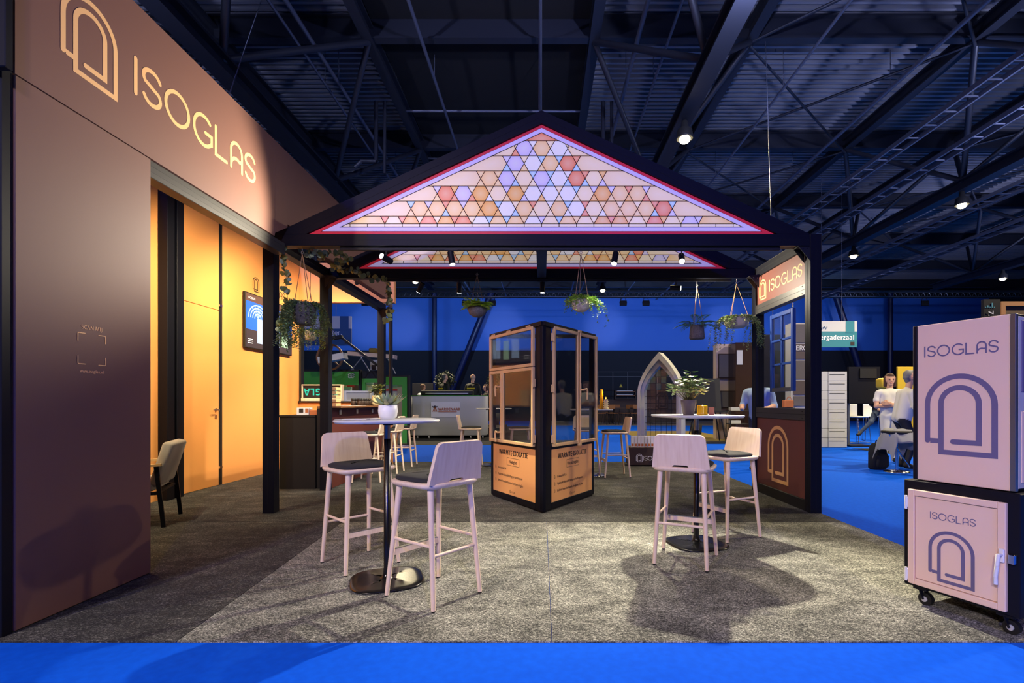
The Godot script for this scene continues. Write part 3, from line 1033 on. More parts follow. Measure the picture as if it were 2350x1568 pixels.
# ---------------------------------------------------------------- the frame with brown panels and the hanging window
func build_side_frame() -> void:
	var x := 2.93
	var f := thing("panel_frame", "dark frame with two brown printed panels and an opening for a hanging window", "partition", Vector3(x, 0, -6.065))
	var d := 0.625
	for r in [[2.40, 2.52, "rail"], [1.005, 1.137, "rail"], [0.0, 0.126, "kick_board"]]:
		var st := mb()
		b2(st, Vector3(-0.02, r[0], -d), Vector3(0.07, r[1], d), 0.003)
		obj(r[2], st, M.frame_metal if r[2] == "rail" else M.black_matt, f)
		if r[2] == "rail":
			st = mb()
			bx(st, Vector3(-0.0205, (r[0] + r[1]) / 2, 0), Vector3(0.001, 0.004, d * 2 - 0.01))
			obj("slot_line", st, M.groove, f)
			for s in [0.02, 0.10]:
				st = mb()
				cyl(st, Vector3(-0.02, r[0] + s, d - 0.06), Vector3(-0.024, r[0] + s, d - 0.06), 0.006, 0.006, 8)
				obj("screw", st, M.black_matt, f)
	for r in [[2.522, 2.898], [0.128, 1.003]]:
		var st := mb()
		b2(st, Vector3(0.0, r[0], -d), Vector3(0.03, r[1], d))
		obj("printed_panel", st, M.brown_panel, f)
	var rt := Vector3(0, 0, 1)
	var sx := -0.002
	logo(f, Vector3(sx, 2.575, -0.55), rt, 0.185, M.peach_print)
	brand(f, Vector3(sx, 2.63, -0.27), rt, 0.15, M.peach_print)
	logo(f, Vector3(sx, 0.2325, -0.29), rt, 0.49, M.peach_print)
	# casement hanging in the opening on two chains
	var w := thing("hanging_window", "blue painted six pane window sash hanging on two small chains", "window sash", Vector3(2.962, 1.34, -6.06))
	var ww := 0.58
	var wh := 0.98
	for b in [[Vector3(-0.02, 0, -ww / 2), Vector3(0.02, wh, -ww / 2 + 0.05)], [Vector3(-0.02, 0, ww / 2 - 0.05), Vector3(0.02, wh, ww / 2)]]:
		var st := mb()
		b2(st, b[0], b[1], 0.004)
		obj("stile", st, M.blue_frame, w)
	for y in [0.0, wh - 0.05]:
		var st := mb()
		b2(st, Vector3(-0.02, y, -ww / 2 + 0.05), Vector3(0.02, y + 0.05, ww / 2 - 0.05), 0.004)
		obj("rail", st, M.blue_frame if y > 0 else M.steel, w)
	var st2 := mb()
	b2(st2, Vector3(-0.015, 0.05, -0.012), Vector3(0.015, wh - 0.05, 0.012))
	obj("glazing_bar", st2, M.blue_frame, w)
	for y in [0.34, 0.64]:
		st2 = mb()
		b2(st2, Vector3(-0.015, y - 0.012, -ww / 2 + 0.05), Vector3(0.015, y + 0.012, ww / 2 - 0.05))
		obj("glazing_bar", st2, M.blue_frame, w)
	for i in 2:
		for j in 3:
			var ya: float = [0.05, 0.352, 0.652][j]
			var yb: float = [0.328, 0.628, 0.93][j]
			st2 = mb()
			b2(st2, Vector3(-0.002, ya, -0.24 if i == 0 else 0.012), Vector3(0.002, yb, -0.012 if i == 0 else 0.24))
			obj("glass_pane", st2, M.glass, w)
	for s in [-1, 1]:
		st2 = mb()
		for k in 4:
			ball(st2, Vector3(0, wh + 0.012 + k * 0.02, s * 0.25), 0.008, 6, 1.3)
		obj("chain", st2, M.chrome, w)

# ---------------------------------------------------------------- the room behind the opening: orange walls, screen, bar
func build_inner_room() -> void:
	var w := setting("wall_orange")
	var X := -4.68
	var st := mb()
	b2(st, Vector3(X - 0.1, 0, -6.05), Vector3(X, 3.9, -2.66))
	obj("wall_panel", st, M.orange_wall, w)
	st = mb()
	b2(st, Vector3(X - 0.1, 0, -6.25), Vector3(X - 0.004, 3.9, -6.05))
	obj("wall_panel", st, M.black_matt, w)
	st = mb()
	b2(st, Vector3(X - 0.1, 2.545, -7.14), Vector3(X, 3.9, -6.25), 0.002)
	obj("wall_panel", st, M.orange_wall, w)
	st = mb()
	b2(st, Vector3(X - 0.1, 0, -7.22), Vector3(X - 0.004, 3.9, -7.14))
	obj("wall_panel", st, M.black_matt, w)
	st = mb()
	b2(st, Vector3(X - 0.1, 0, -9.5), Vector3(X, 3.9, -7.22), 0.002)
	obj("wall_panel", st, M.orange_wall, w)
	logo(w, Vector3(X + 0.003, 3.02, -7.98), Vector3(0, 0, -1), 0.17, M.ink)
	brand(w, Vector3(X + 0.003, 3.06, -8.28), Vector3(0, 0, -1), 0.13, M.ink)
	var door := setting("door_1")
	st = mb()
	b2(st, Vector3(X - 0.1, 0.01, -7.137), Vector3(X, 2.538, -6.253), 0.002)
	obj("door_leaf", st, M.orange_wall, door)
	st = mb()
	cyl(st, Vector3(X, 1.10, -7.07), Vector3(X + 0.05, 1.10, -7.07), 0.009)
	cyl(st, Vector3(X + 0.05, 1.10, -7.07), Vector3(X + 0.05, 1.10, -6.95), 0.009)
	cyl(st, Vector3(X, 1.10, -7.07), Vector3(X + 0.008, 1.10, -7.07), 0.026, 0.026, 16)
	obj("handle", st, M.chrome, door)
	st = mb()
	cyl(st, Vector3(X, 1.0, -7.07), Vector3(X + 0.01, 1.0, -7.07), 0.026, 0.026, 16)
	obj("lock_plate", st, M.chrome, door)
	for y in [0.25, 2.60]:
		st = mb()
		b2(st, Vector3(X, y, -7.19), Vector3(X + 0.02, y + 0.03, -7.135))
		obj("hinge", st, M.chrome, door)
	# black upright profiles in front of the wall
	for z in [6.0, 6.16]:
		st = mb()
		b2(st, Vector3(X + 0.004, 0.007, -z - 0.12), Vector3(X + 0.12, 3.9, -z), 0.003)
		tag(obj("wall_post", st, M.black_metal), "black upright profile %s" % ("next to the orange door" if z > 6.1 else "behind the armchair, beside the orange strip of wall"), "post", "black profiles by the door")
	# back wall: orange sill wall and header, opening between
	var bk := setting("wall_rear")
	st = mb()
	b2(st, Vector3(-4.78, 0, -9.62), Vector3(-2.9, 1.205, -9.5))
	obj("sill_wall", st, M.orange_wall, bk)
	st = mb()
	b2(st, Vector3(-4.78, 3.14, -9.62), Vector3(-2.85, 3.9, -9.5))
	obj("header", st, M.orange_wall, bk)
	st = mb()
	b2(st, Vector3(-4.67, 1.205, -9.63), Vector3(-2.9, 1.235, -9.44), 0.003)
	obj("sill_board", st, M.black_matt, bk)
	for e in [-4.66, -2.93]:
		st = mb()
		b2(st, Vector3(e - 0.02, 1.235, -9.62), Vector3(e + 0.02, 3.14, -9.5))
		obj("jamb", st, M.black_matt, bk)
	# wall screen
	var tv := thing("wall_screen", "large flat screen with blue window pictures on the orange wall", "screen", Vector3(X + 0.055, 2.07, -8.405))
	st = mb()
	b2(st, Vector3(-0.045, 0, -0.715), Vector3(0, 0.88, 0.715), 0.004)
	obj("casing", st, M.black_matt, tv)
	glow("screen_blue", rgb(40, 96, 240), 0.55)
	glow("screen_dark", rgb(60, 50, 58), 0.3)
	glow("screen_head", rgb(92, 66, 60), 0.5)
	glow("screen_pale", rgb(150, 180, 235), 0.5)
	glow("screen_green", rgb(150, 190, 170), 0.6)
	var scr := Transform3D(Basis(Vector3(0, 0, -1), Vector3(0, 1, 0), Vector3(1, 0, 0)), Vector3(0.001, 0, 0.0))
	var rects := [
		["screen", -0.70, 0.015, 0.70, 0.30, "screen_dark"], ["screen", -0.70, 0.30, 0.70, 0.745, "screen_blue"], ["screen", -0.70, 0.745, 0.70, 0.865, "screen_head"],
		["screen_picture", -0.40, 0.10, -0.22, 0.50, "screen_pale"], ["screen_picture", -0.16, 0.08, -0.02, 0.48, "screen_green"], ["screen_picture", 0.06, 0.10, 0.28, 0.50, "screen_pale"], ["screen_picture", 0.34, 0.12, 0.56, 0.46, "screen_green"],
	]
	for i in rects.size():
		var r: Array = rects[i]
		st = mb()
		prism(st, PackedVector2Array([Vector2(r[1], r[2]), Vector2(r[3], r[2]), Vector2(r[3], r[4]), Vector2(r[1], r[4])]), 0.001 if i < 3 else 0.002, scr)
		obj(r[0], st, M[r[5]], tv)
	for e in [[-0.38, 0.26], [0.30, 0.22]]:
		for k in 4:
			st = mb()
			ribbon(st, arc2(Vector2(e[0], 0.50), e[1] * (1.0 - k * 0.22), 0.21 * (1.0 - k * 0.22), 180, 0, 16), 0.022, scr * Transform3D(Basis(), Vector3(0, 0, 0.0016)))
			obj("screen_picture", st, M.screen_pale, tv)
		for k in [-0.66, -0.33, 0.0, 0.33, 0.66]:
			st = mb()
			ribbon(st, [Vector2(e[0], 0.50), Vector2(e[0] + k * e[1], 0.50 + 0.21 * sqrt(1.0 - k * k))], 0.012, scr * Transform3D(Basis(), Vector3(0, 0, 0.0022)))
			obj("screen_picture", st, M.screen_pale, tv)
	glow("screen_white", rgb(235, 235, 240), 0.7)
	brand(tv, Vector3(0.0035, 0.785, 0.64), Vector3(0, 0, -1), 0.035, M.screen_white)
	for i in 3:
		st = mb()
		prism(st, PackedVector2Array([Vector2(-0.66, 0.14 - i * 0.03), Vector2(-0.52, 0.14 - i * 0.03), Vector2(-0.52, 0.15 - i * 0.03), Vector2(-0.66, 0.15 - i * 0.03)]), 0.002, scr)
		obj("screen_caption", st, M.screen_white, tv)
	# bar counter
	var bar_ := thing("bar_counter", "bar counter with dark red front panel and wooden top between two posts", "counter", Vector3(-3.2, 0, -7.9))
	st = mb()
	b2(st, Vector3(0.08, 0.01, -1.13), Vector3(0.25, 1.125, 1.07))
	obj("body", st, M.black_matt, bar_)
	st = mb()
	b2(st, Vector3(0.252, 0.01, -1.13), Vector3(0.27, 1.12, 1.07))
	obj("front_panel", st, M.terra, bar_)
	st = mb()
	b2(st, Vector3(0.08, 1.127, -1.13), Vector3(0.42, 1.155, 1.07), 0.004)
	obj("counter_top", st, M.wood_brown, bar_)
	for z in [0.75, 0.1, -0.6]:
		st = mb()
		b2(st, Vector3(0.27, 1.03, z - 0.03), Vector3(0.285, 1.10, z + 0.03), 0.003)
		obj("socket", st, M.white, bar_)
	var low := thing("low_cabinet", "plain black cabinet end under the trailing planter", "cabinet", Vector3(-3.33, 0, -6.97))
	st = mb()
	b2(st, Vector3(-0.30, 0.008, -1.5), Vector3(0.195, 1.0, 0.15))
	obj("carcass", st, M.black_matt, low)
	st = mb()
	b2(st, Vector3(-0.31, 1.001, -1.5), Vector3(0.195, 1.03, 0.16), 0.003)
	obj("worktop", st, M.black_matt, low)

	# things on the counter and the sill
	var box := thing("cardboard_box", "small white box with an orange label on the black cabinet", "box", Vector3(-3.36, 1.031, -6.98))
	st = mb()
	bx(st, Vector3(0, 0.05, 0), Vector3(0.17, 0.10, 0.12), 0.003)
	obj("carton", st, M.white, box)
	for e in [[-0.02, 0.06, M.ink], [0.06, 0.045, M.copper]]:
		st = mb()
		bx(st, Vector3(e[0], 0.06, 0.0605), Vector3(e[1], 0.06, 0.001))
		obj("label_print", st, e[2], box)
	var box2 := thing("cardboard_box", "orange and white box beside the small white box", "box", Vector3(-3.20, 1.031, -6.96))
	st = mb()
	bx(st, Vector3(0, 0.035, 0), Vector3(0.12, 0.07, 0.1), 0.003)
	obj("carton", st, M.copper, box2)
	var cr := thing("wooden_crate", "open wooden crate with black face and turquoise letters on the sill", "crate", Vector3(-4.27, 1.236, -9.5))
	st = mb()
	b2(st, Vector3(-0.35, 0, -0.09), Vector3(0.42, 0.06, 0.05), 0.003)
	b2(st, Vector3(-0.35, 0.30, -0.09), Vector3(0.42, 0.32, 0.03), 0.003)
	b2(st, Vector3(-0.35, 0.06, -0.09), Vector3(-0.33, 0.30, 0.03), 0.003)
	b2(st, Vector3(0.40, 0.06, -0.09), Vector3(0.42, 0.30, 0.03), 0.003)
	obj("crate_boards", st, M.beech, cr)
	st = mb()
	b2(st, Vector3(-0.33, 0.06, -0.08), Vector3(0.40, 0.30, 0.0))
	obj("black_face", st, M.black_matt, cr)
	var lt := lettering("lettering", "ISOGLA", 0.13, M.cyan_print, cr, Transform3D(Basis(Vector3(0, 0, 1), PI), Vector3(0.01, 0.18, 0.002)), true)
	lt.name = "lettering"
	var tower := thing("brochure_stand", "pale wooden brochure tower standing on the bar end", "stand", Vector3(-2.93, 1.156, -6.98))
	for i in 5:
		st = mb()
		bx(st, Vector3(0, 0.02 + i * 0.055, 0), Vector3(0.1, 0.045, 0.16), 0.002)
		obj("slot_box", st, M.oak_frame, tower)
	for i in 12:
		var jx := -3.02 + (i % 2) * 0.1
		var jar := thing("jar", "small dark glass jar with black lid in the row on the bar", "jar", Vector3(jx, 1.156, -7.9 - int(i / 2.0) * 0.11), 0, "jars on the bar")
		st = mb()
		lathe(st, [Vector2(0, 0), Vector2(0.036, 0), Vector2(0.038, 0.06), Vector2(0.03, 0.085), Vector2(0, 0.085)], 14)
		obj("jar_body", st, M.dark_wood, jar)
		st = mb()
		lathe(st, [Vector2(0, 0.084), Vector2(0.036, 0.084), Vector2(0.036, 0.115), Vector2(0, 0.115)], 14)
		obj("lid", st, M.black_matt, jar)
	for i in 4:
		st = mb()
		bx(st, Vector3(-2.88 + 0.03 * (i % 2), 1.158, -7.25 - i * 0.16), Vector3(0.15, 0.004, 0.11), 0.0)
		tag(obj("leaflet", st, M.paper), "white leaflet lying on the bar top", "leaflet", "leaflets on the bar")
	var gb := thing("gold_bottle", "slim knobbly gold glass candlestick at the far end of the bar", "candlestick", Vector3(-2.86, 1.156, -8.74))
	var prof := [Vector2(0, 0), Vector2(0.03, 0)]
	for i in 7:
		prof += [Vector2(0.03, 0.02 + i * 0.045), Vector2(0.018, 0.042 + i * 0.045)]
	prof += [Vector2(0.022, 0.36), Vector2(0, 0.36)]
	st = mb()
	lathe(st, prof, 14)
	obj("glass_body", st, M.amber_glass, gb)
# ---------------------------------------------------------------- the three-sided display cabinet with glazed casements
func casement(parent: Node3D, xf: Transform3D, u0: float, u1: float, y0: float, y1: float, glass: Material, fw := 0.036) -> Node3D:
	var s := Node3D.new()
	s.name = "casement"
	parent.add_child(s, true)
	s.transform = xf
	for r in [["stile", u0, y0, u0 + fw, y1], ["stile", u1 - fw, y0, u1, y1], ["rail", u0 + fw, y0, u1 - fw, y0 + fw], ["rail", u0 + fw, y1 - fw, u1 - fw, y1]]:
		var st := mb()
		b2(st, Vector3(r[1], r[2], 0.0), Vector3(r[3], r[4], 0.035), 0.004)
		obj(r[0], st, M.oak_frame, s)
	var st2 := mb()
	b2(st2, Vector3(u0 + fw, y0 + fw, 0.014), Vector3(u1 - fw, y1 - fw, 0.020))
	obj("glass_pane", st2, glass, s)
	return s

func build_cabinet() -> void:
	var c := thing("display_cabinet", "three-sided black display cabinet with glazed wooden casements and orange text panels", "display cabinet", Vector3(0.012, 0, -5.318))
	var L := 1.235
	var uL := Vector3(-0.537, 0, -0.8435)
	var uR := Vector3(0.537, 0, -0.8435)
	# body: base and top as triangular slabs
	var tri_ := PackedVector2Array([Vector2(0, 0), Vector2(-0.537 * L, -0.8435 * L), Vector2(0.537 * L, -0.8435 * L)])
	var flat := func(y: float) -> Transform3D: return Transform3D(Basis(Vector3(1, 0, 0), Vector3(0, 0, 1), Vector3(0, -1, 0)), Vector3(0, y, 0))
	for y in [[0.10, 0.09], [0.72, 0.03]]:
		var st := mb()
		var inn := PackedVector2Array()
		for p in tri_:
			inn.append(p.lerp(Vector2(0, -0.69), 0.03))
		prism(st, inn, y[1], flat.call(y[0]))
		obj("deck", st, M.black_matt, c)
	var st0 := mb()
	for k in 3:
		var p := tri_[k]
		var q := tri_[(k + 1) % 3]
		bar(st0, Vector3(p.x, 2.06, p.y), Vector3(q.x, 2.06, q.y), 0.05, 0.045)
	obj("top_frame", st0, M.black_metal, c)
	st0 = mb()
	bar(st0, Vector3(tri_[1].x, 0.37, tri_[1].y), Vector3(tri_[2].x, 0.37, tri_[2].y), 0.02, 0.66)
	obj("rear_panel", st0, M.black_matt, c)
	# two faces; u runs along each face from the front edge
	for k in 2:
		var u: Vector3 = [uL, uR][k]
		var n := Vector3(-0.8435, 0, 0.537) if k == 0 else Vector3(0.8435, 0, 0.537)
		var right := -u if k == 0 else u
		# drawing plane: x runs to the viewer's right
		var o := u * L if k == 0 else Vector3.ZERO
		var xf := Transform3D(Basis(right, Vector3.UP, n), o)
		var X := func(d: float) -> float: return L - d if k == 0 else d    # distance from the front edge -> x
		var lo := func(d0: float, d1: float) -> float: return minf(X.call(d0), X.call(d1))
		var hi := func(d0: float, d1: float) -> float: return maxf(X.call(d0), X.call(d1))
		var start := 0.157 if k == 0 else 0.185
		for r in [[0.004, start, 0.02, 2.075, "corner_stile"], [1.185, L, 0.02, 2.075, "corner_stile"], [start, 1.185, 0.02, 0.09, "plinth"], [start, 1.185, 0.68, 0.715, "rail"]]:
			var st := mb()
			b2(st, Vector3(lo.call(r[0], r[1]), r[2], -0.045), Vector3(hi.call(r[0], r[1]), r[3], 0.0), 0.003)
			obj(r[4], st, M.black_metal, c)
		var st1 := mb()
		b2(st1, Vector3(lo.call(start, 1.185), 0.09, -0.03), Vector3(hi.call(start, 1.185), 0.68, -0.006))
		obj("text_panel", st1, M.orange_print, c)
		for ch in c.get_children().slice(-5):
			ch.transform = xf
		# lettering
		var mid: float = (lo.call(start, 1.185) + hi.call(start, 1.185)) / 2
		var left: float = lo.call(start, 1.185)
		var T := func(x: float, y: float) -> Transform3D: return xf * Transform3D(Basis(), Vector3(x, y, -0.005))
		lettering("lettering", "WARMTE-ISOLATIE", 0.056, M.ink, c, T.call(mid, 0.595), true)
		lettering("lettering", ["Floatglas", "Vacuümglas"][k], 0.036, M.ink, c, T.call(mid, 0.49))
		var st := mb()
		var rr := [Vector2(-0.15, -0.045), Vector2(0.15, -0.045), Vector2(0.15, 0.045), Vector2(-0.15, 0.045), Vector2(-0.15, -0.045)]
		ribbon(st, rr, 0.004, T.call(mid, 0.49), false)
		obj("text_frame", st, M.ink_soft, c)
		var rows := [["U-waarde 2.8", "U-waarde 0.5"][k], "Optimale kierafdichting en luchtspouw", "Behoud van bestaande kozijnen en glas"]
		var ys := [0.395, 0.315, 0.235] if k == 0 else [0.365, 0.285, 0.205]
		for i in 3:
			lettering("lettering", rows[i], 0.025, M.ink_soft, c, T.call(left + 0.13, ys[i]), false, HORIZONTAL_ALIGNMENT_LEFT)
			st = mb()
			mark(st, 0.026, T.call(left + 0.06, ys[i] - 0.015))
			obj("logo_mark", st, M.ink_soft, c)
		st = mb()
		mark(st, 0.026, T.call(mid - 0.08, 0.115))
		obj("logo_mark", st, M.ink_soft, c)
		st = mb()
		word(st, 0.018, T.call(mid - 0.045, 0.12))
		obj("lettering", st, M.ink_soft, c)
		# casements
		var parts := [[0.157, 1.225, 1.605, 2.05], [0.157, 0.885, 0.712, 1.598], [0.889, 1.225, 0.712, 1.598]] if k == 0 else [[0.19, 0.775, 0.712, 2.055], [0.785, 1.275, 0.712, 2.055]]
		for p in parts:
			casement(c, xf, lo.call(p[0], p[1]), hi.call(p[0], p[1]), p[2], p[3], M.tinted_glass if p[0] < 0.85 else M.glass)
		# hinges near the front edge, handles where the casements meet
		for y in ([0.80, 1.42] if k == 0 else [0.80, 1.36, 1.93]):
			st = mb()
			bx(st, Vector3(X.call(start - 0.008), y, 0.02), Vector3(0.03, 0.09, 0.03), 0.004)
			cyl(st, Vector3(X.call(start - 0.012), y - 0.055, 0.04), Vector3(X.call(start - 0.012), y + 0.055, 0.04), 0.009)
			obj("hinge", st, M.oak_frame, c)
			c.get_child(-1).transform = xf
		var hd := 0.91 if k == 0 else 0.80
		for y in ([0.84, 1.40] if k == 0 else [1.36]):
			st = mb()
			cyl(st, Vector3(X.call(hd), y, 0.035), Vector3(X.call(hd), y, 0.08), 0.011)
			var dx := 0.05 if k == 0 else 0.09
			tube(st, [Vector3(X.call(hd), y, 0.08), Vector3(X.call(hd + dx * 0.8), y + 0.01, 0.085), Vector3(X.call(hd + dx), y - 0.02, 0.085), Vector3(X.call(hd + dx), y - 0.12, 0.08)], 0.011)
			bx(st, Vector3(X.call(hd), y, 0.038), Vector3(0.03, 0.16, 0.008), 0.003)
			obj("handle", st, M.oak_frame, c)
			c.get_child(-1).transform = xf
		if k == 0:
			for d in [0.26, 0.72, 1.12]:
				st = mb()
				bx(st, Vector3(X.call(d), 2.058, 0.02), Vector3(0.09, 0.018, 0.03), 0.003)
				obj("clip", st, M.oak_frame, c)
				c.get_child(-1).transform = xf
		else:
			st = mb()
			for y in [0.70, 2.062]:
				bx(st, Vector3(X.call(0.78), y, 0.035), Vector3(0.06, 0.03, 0.03), 0.003)
			cyl(st, Vector3(X.call(0.78), 0.72, 0.045), Vector3(X.call(0.78), 2.05, 0.045), 0.007)
			obj("espagnolette", st, M.oak_frame, c)
			c.get_child(-1).transform = xf

# ---------------------------------------------------------------- the printed trolley
func build_trolley() -> void:
	var d := Vector3(0.392, 0, 0.920)
	var t := thing("display_trolley", "wheeled display trolley with pale pink printed panels and a small door", "trolley", Vector3(2.237, 0.0065, -2.95))
	var n := Vector3(-0.920, 0, 0.392)
	var xf := Transform3D(Basis(d, Vector3.UP, n), Vector3.ZERO)    # x along the printed face, z out of it
	var part := func(called: String, lo: Vector3, hi: Vector3, m: Material, bev := 0.003) -> Node3D:
		var st := mb()
		b2(st, lo, hi, bev)
		var o := obj(called, st, m, t)
		o.transform = xf
		return o
	part.call("upper_box", Vector3(0, 0.735, -0.42), Vector3(0.46, 1.655, -0.012), M.black_metal)
	part.call("printed_panel", Vector3(0.012, 0.738, -0.012), Vector3(0.448, 1.652, 0.0), M.blush)
	part.call("edge_strip", Vector3(-0.01, 0.738, -0.02), Vector3(0.011, 1.652, 0.004), M.black_metal)
	part.call("edge_strip", Vector3(0.449, 0.738, -0.02), Vector3(0.475, 1.652, 0.004), M.steel)
	part.call("side_panel", Vector3(0.46, 0.75, -0.40), Vector3(0.472, 1.64, -0.03), M.grey_white)
	part.call("side_picture", Vector3(0.472, 1.25, -0.38), Vector3(0.476, 1.62, -0.05), M.mauve_print)
	part.call("side_picture", Vector3(0.472, 0.78, -0.38), Vector3(0.476, 1.15, -0.05), M.blush)
	part.call("lower_box", Vector3(-0.05, 0.10, -0.46), Vector3(0.50, 0.732, 0.02), M.black_metal, 0.004)
	# door
	var dr := Node3D.new()
	dr.name = "door"
	t.add_child(dr, true)
	dr.transform = xf
	for r in [[-0.015, 0.12, 0.02, 0.68], [0.415, 0.12, 0.45, 0.68], [0.02, 0.12, 0.415, 0.155], [0.02, 0.645, 0.415, 0.68]]:
		var st := mb()
		b2(st, Vector3(r[0], r[1], 0.021), Vector3(r[2], r[3], 0.045), 0.003)
		obj("door_frame", st, M.blush, dr)
	var st2 := mb()
	b2(st2, Vector3(0.024, 0.159, 0.021), Vector3(0.411, 0.641, 0.034))
	obj("door_panel", st2, M.blush, dr)
	for y in [0.17, 0.60]:
		st2 = mb()
		bx(st2, Vector3(-0.022, y, 0.035), Vector3(0.018, 0.06, 0.02), 0.003)
		cyl(st2, Vector3(-0.024, y - 0.04, 0.045), Vector3(-0.024, y + 0.04, 0.045), 0.007)
		obj("hinge", st2, M.white, dr)
	st2 = mb()
	bx(st2, Vector3(0.438, 0.41, 0.052), Vector3(0.022, 0.07, 0.014), 0.003)
	cyl(st2, Vector3(0.438, 0.415, 0.055), Vector3(0.438, 0.415, 0.085), 0.009)
	tube(st2, [Vector3(0.438, 0.42, 0.085), Vector3(0.435, 0.36, 0.09), Vector3(0.428, 0.30, 0.088), Vector3(0.428, 0.265, 0.084)], 0.010)
	obj("handle", st2, M.white, dr)
	st2 = mb()
	bx(st2, Vector3(0.475, 0.40, 0.035), Vector3(0.03, 0.05, 0.03), 0.004)
	obj("latch", st2, M.chrome, dr)
	# print
	for e in [[0.05, 0.913, 0.318, 1.46, 0.066], [0.10, 0.186, 0.206, 0.526, 0.041]]:
		var zo := 0.0015 if e[0] < 0.08 else 0.0355
		var st := mb()
		mark(st, e[2], xf * Transform3D(Basis(), Vector3(e[0] + (0.018 if e[0] < 0.08 else 0.0), e[1], zo)))
		obj("logo_mark", st, M.mauve_print, t)
		st = mb()
		word(st, e[4], xf * Transform3D(Basis(), Vector3(e[0], e[3], zo)))
		obj("lettering", st, M.mauve_print, t)
	# castors
	for p in [Vector3(0.03, 0, -0.02), Vector3(0.43, 0, -0.02), Vector3(0.03, 0, -0.40), Vector3(0.43, 0, -0.40)]:
		var w := Node3D.new()
		w.name = "castor"
		t.add_child(w, true)
		w.transform = xf * Transform3D(Basis(), p)
		var st := mb()
		bx(st, Vector3(0, 0.092, 0), Vector3(0.07, 0.014, 0.06))
		for s in [-1, 1]:
			bar(st, Vector3(0.0, 0.09, s * 0.022), Vector3(0.02, 0.036, s * 0.022), 0.006, 0.03, Vector3.BACK)
		obj("fork", st, M.black_metal, w)
		st = mb()
		cyl(st, Vector3(0.02, 0.036, -0.016), Vector3(0.02, 0.036, 0.016), 0.036, 0.036, 20)
		obj("wheel", st, M.black_matt, w)
		st = mb()
		cyl(st, Vector3(0.02, 0.036, -0.024), Vector3(0.02, 0.036, 0.024), 0.015, 0.015, 12)
		obj("hub", st, M.grey_white, w)

# ---------------------------------------------------------------- stools, tables, armchair, brochure stand
func make_stool() -> Node3D:
	var t := thing("bar_stool", "", "bar stool", Vector3.ZERO, 0, "pale wooden bar stools")
	var st := mb()
	var seat := squircle(0.44, 0.42, 5.0, 44)
	slab(st, seat, [[0.690, 0.03], [0.695, 0.012], [0.705, 0.003], [0.715, 0.0], [0.722, 0.003], [0.725, 0.008]])
	obj("seat", st, M.beech, t)
	st = mb()
	slab(st, squircle(0.40, 0.36, 4.2, 40), [[0.724, 0.006], [0.735, 0.0], [0.745, 0.004], [0.754, 0.03], [0.759, 0.07], [0.762, 0.12]], Transform3D(Basis(), Vector3(0, 0, 0.018)))
	obj("cushion", st, M.cushion, t)
	# backrest: a tapered plate with a slot at its foot, leaning back
	st = mb()
	var p := PackedVector2Array()
	p.append_array([Vector2(-0.205, 0.0), Vector2(-0.06, 0.0), Vector2(-0.055, 0.018), Vector2(-0.042, 0.024), Vector2(0.042, 0.024), Vector2(0.055, 0.018), Vector2(0.06, 0.0), Vector2(0.205, 0.0)])
	for i in 7:
		p.append(Vector2(0.138, 0.208) + Vector2.from_angle(PI / 2 * i / 6.0) * 0.042)
	for i in 7:
		p.append(Vector2(-0.138, 0.208) + Vector2.from_angle(PI / 2 + PI / 2 * i / 6.0) * 0.042)
	prism(st, p, 0.024, Transform3D(Basis(Vector3.RIGHT, -0.20), Vector3(0, 0.718, -0.195)))
	obj("backrest", st, M.beech, t)
	for s in [-1, 1]:
		for f in [-1, 1]:
			st = mb()
			var a := Vector3(s * 0.155, 0.695, f * 0.145)
			var b := Vector3(s * (0.205 if f > 0 else 0.186), 0.008, f * 0.208)
			cyl(st, b, a, 0.0135, 0.0195, 14)
			var leg := obj("leg", st, M.beech, t)
			st = mb()
			cyl(st, b - Vector3(0, 0.008, 0), b, 0.012, 0.0135, 12)
			obj("foot_cap", st, M.black_matt, leg)
	var lp := func(s: float, f: float, y: float) -> Vector3:
		var k := (0.695 - y) / 0.687
		return Vector3(s * lerpf(0.155, 0.205 if f > 0 else 0.186, k), y, f * lerpf(0.145, 0.208, k))
	for s in [-1.0, 1.0]:
		st = mb()
		cyl(st, lp.call(s, -1.0, 0.36), lp.call(s, 1.0, 0.36), 0.0095, 0.0095, 10)
		obj("stretcher", st, M.beech, t)
	st = mb()
	cyl(st, lp.call(-1.0, -1.0, 0.305), lp.call(1.0, -1.0, 0.305), 0.010, 0.010, 10)
	obj("stretcher", st, M.beech, t)
	st = mb()
	bar(st, lp.call(-1.0, 1.0, 0.27), lp.call(1.0, 1.0, 0.27), 0.022, 0.036)
	var fr := obj("foot_rest", st, M.beech, t)
	st = mb()
	bar(st, lp.call(-0.9, 1.0, 0.27) + Vector3(0, 0.02, 0), lp.call(0.9, 1.0, 0.27) + Vector3(0, 0.02, 0), 0.023, 0.005)
	obj("metal_strip", st, M.steel, fr)
	return t

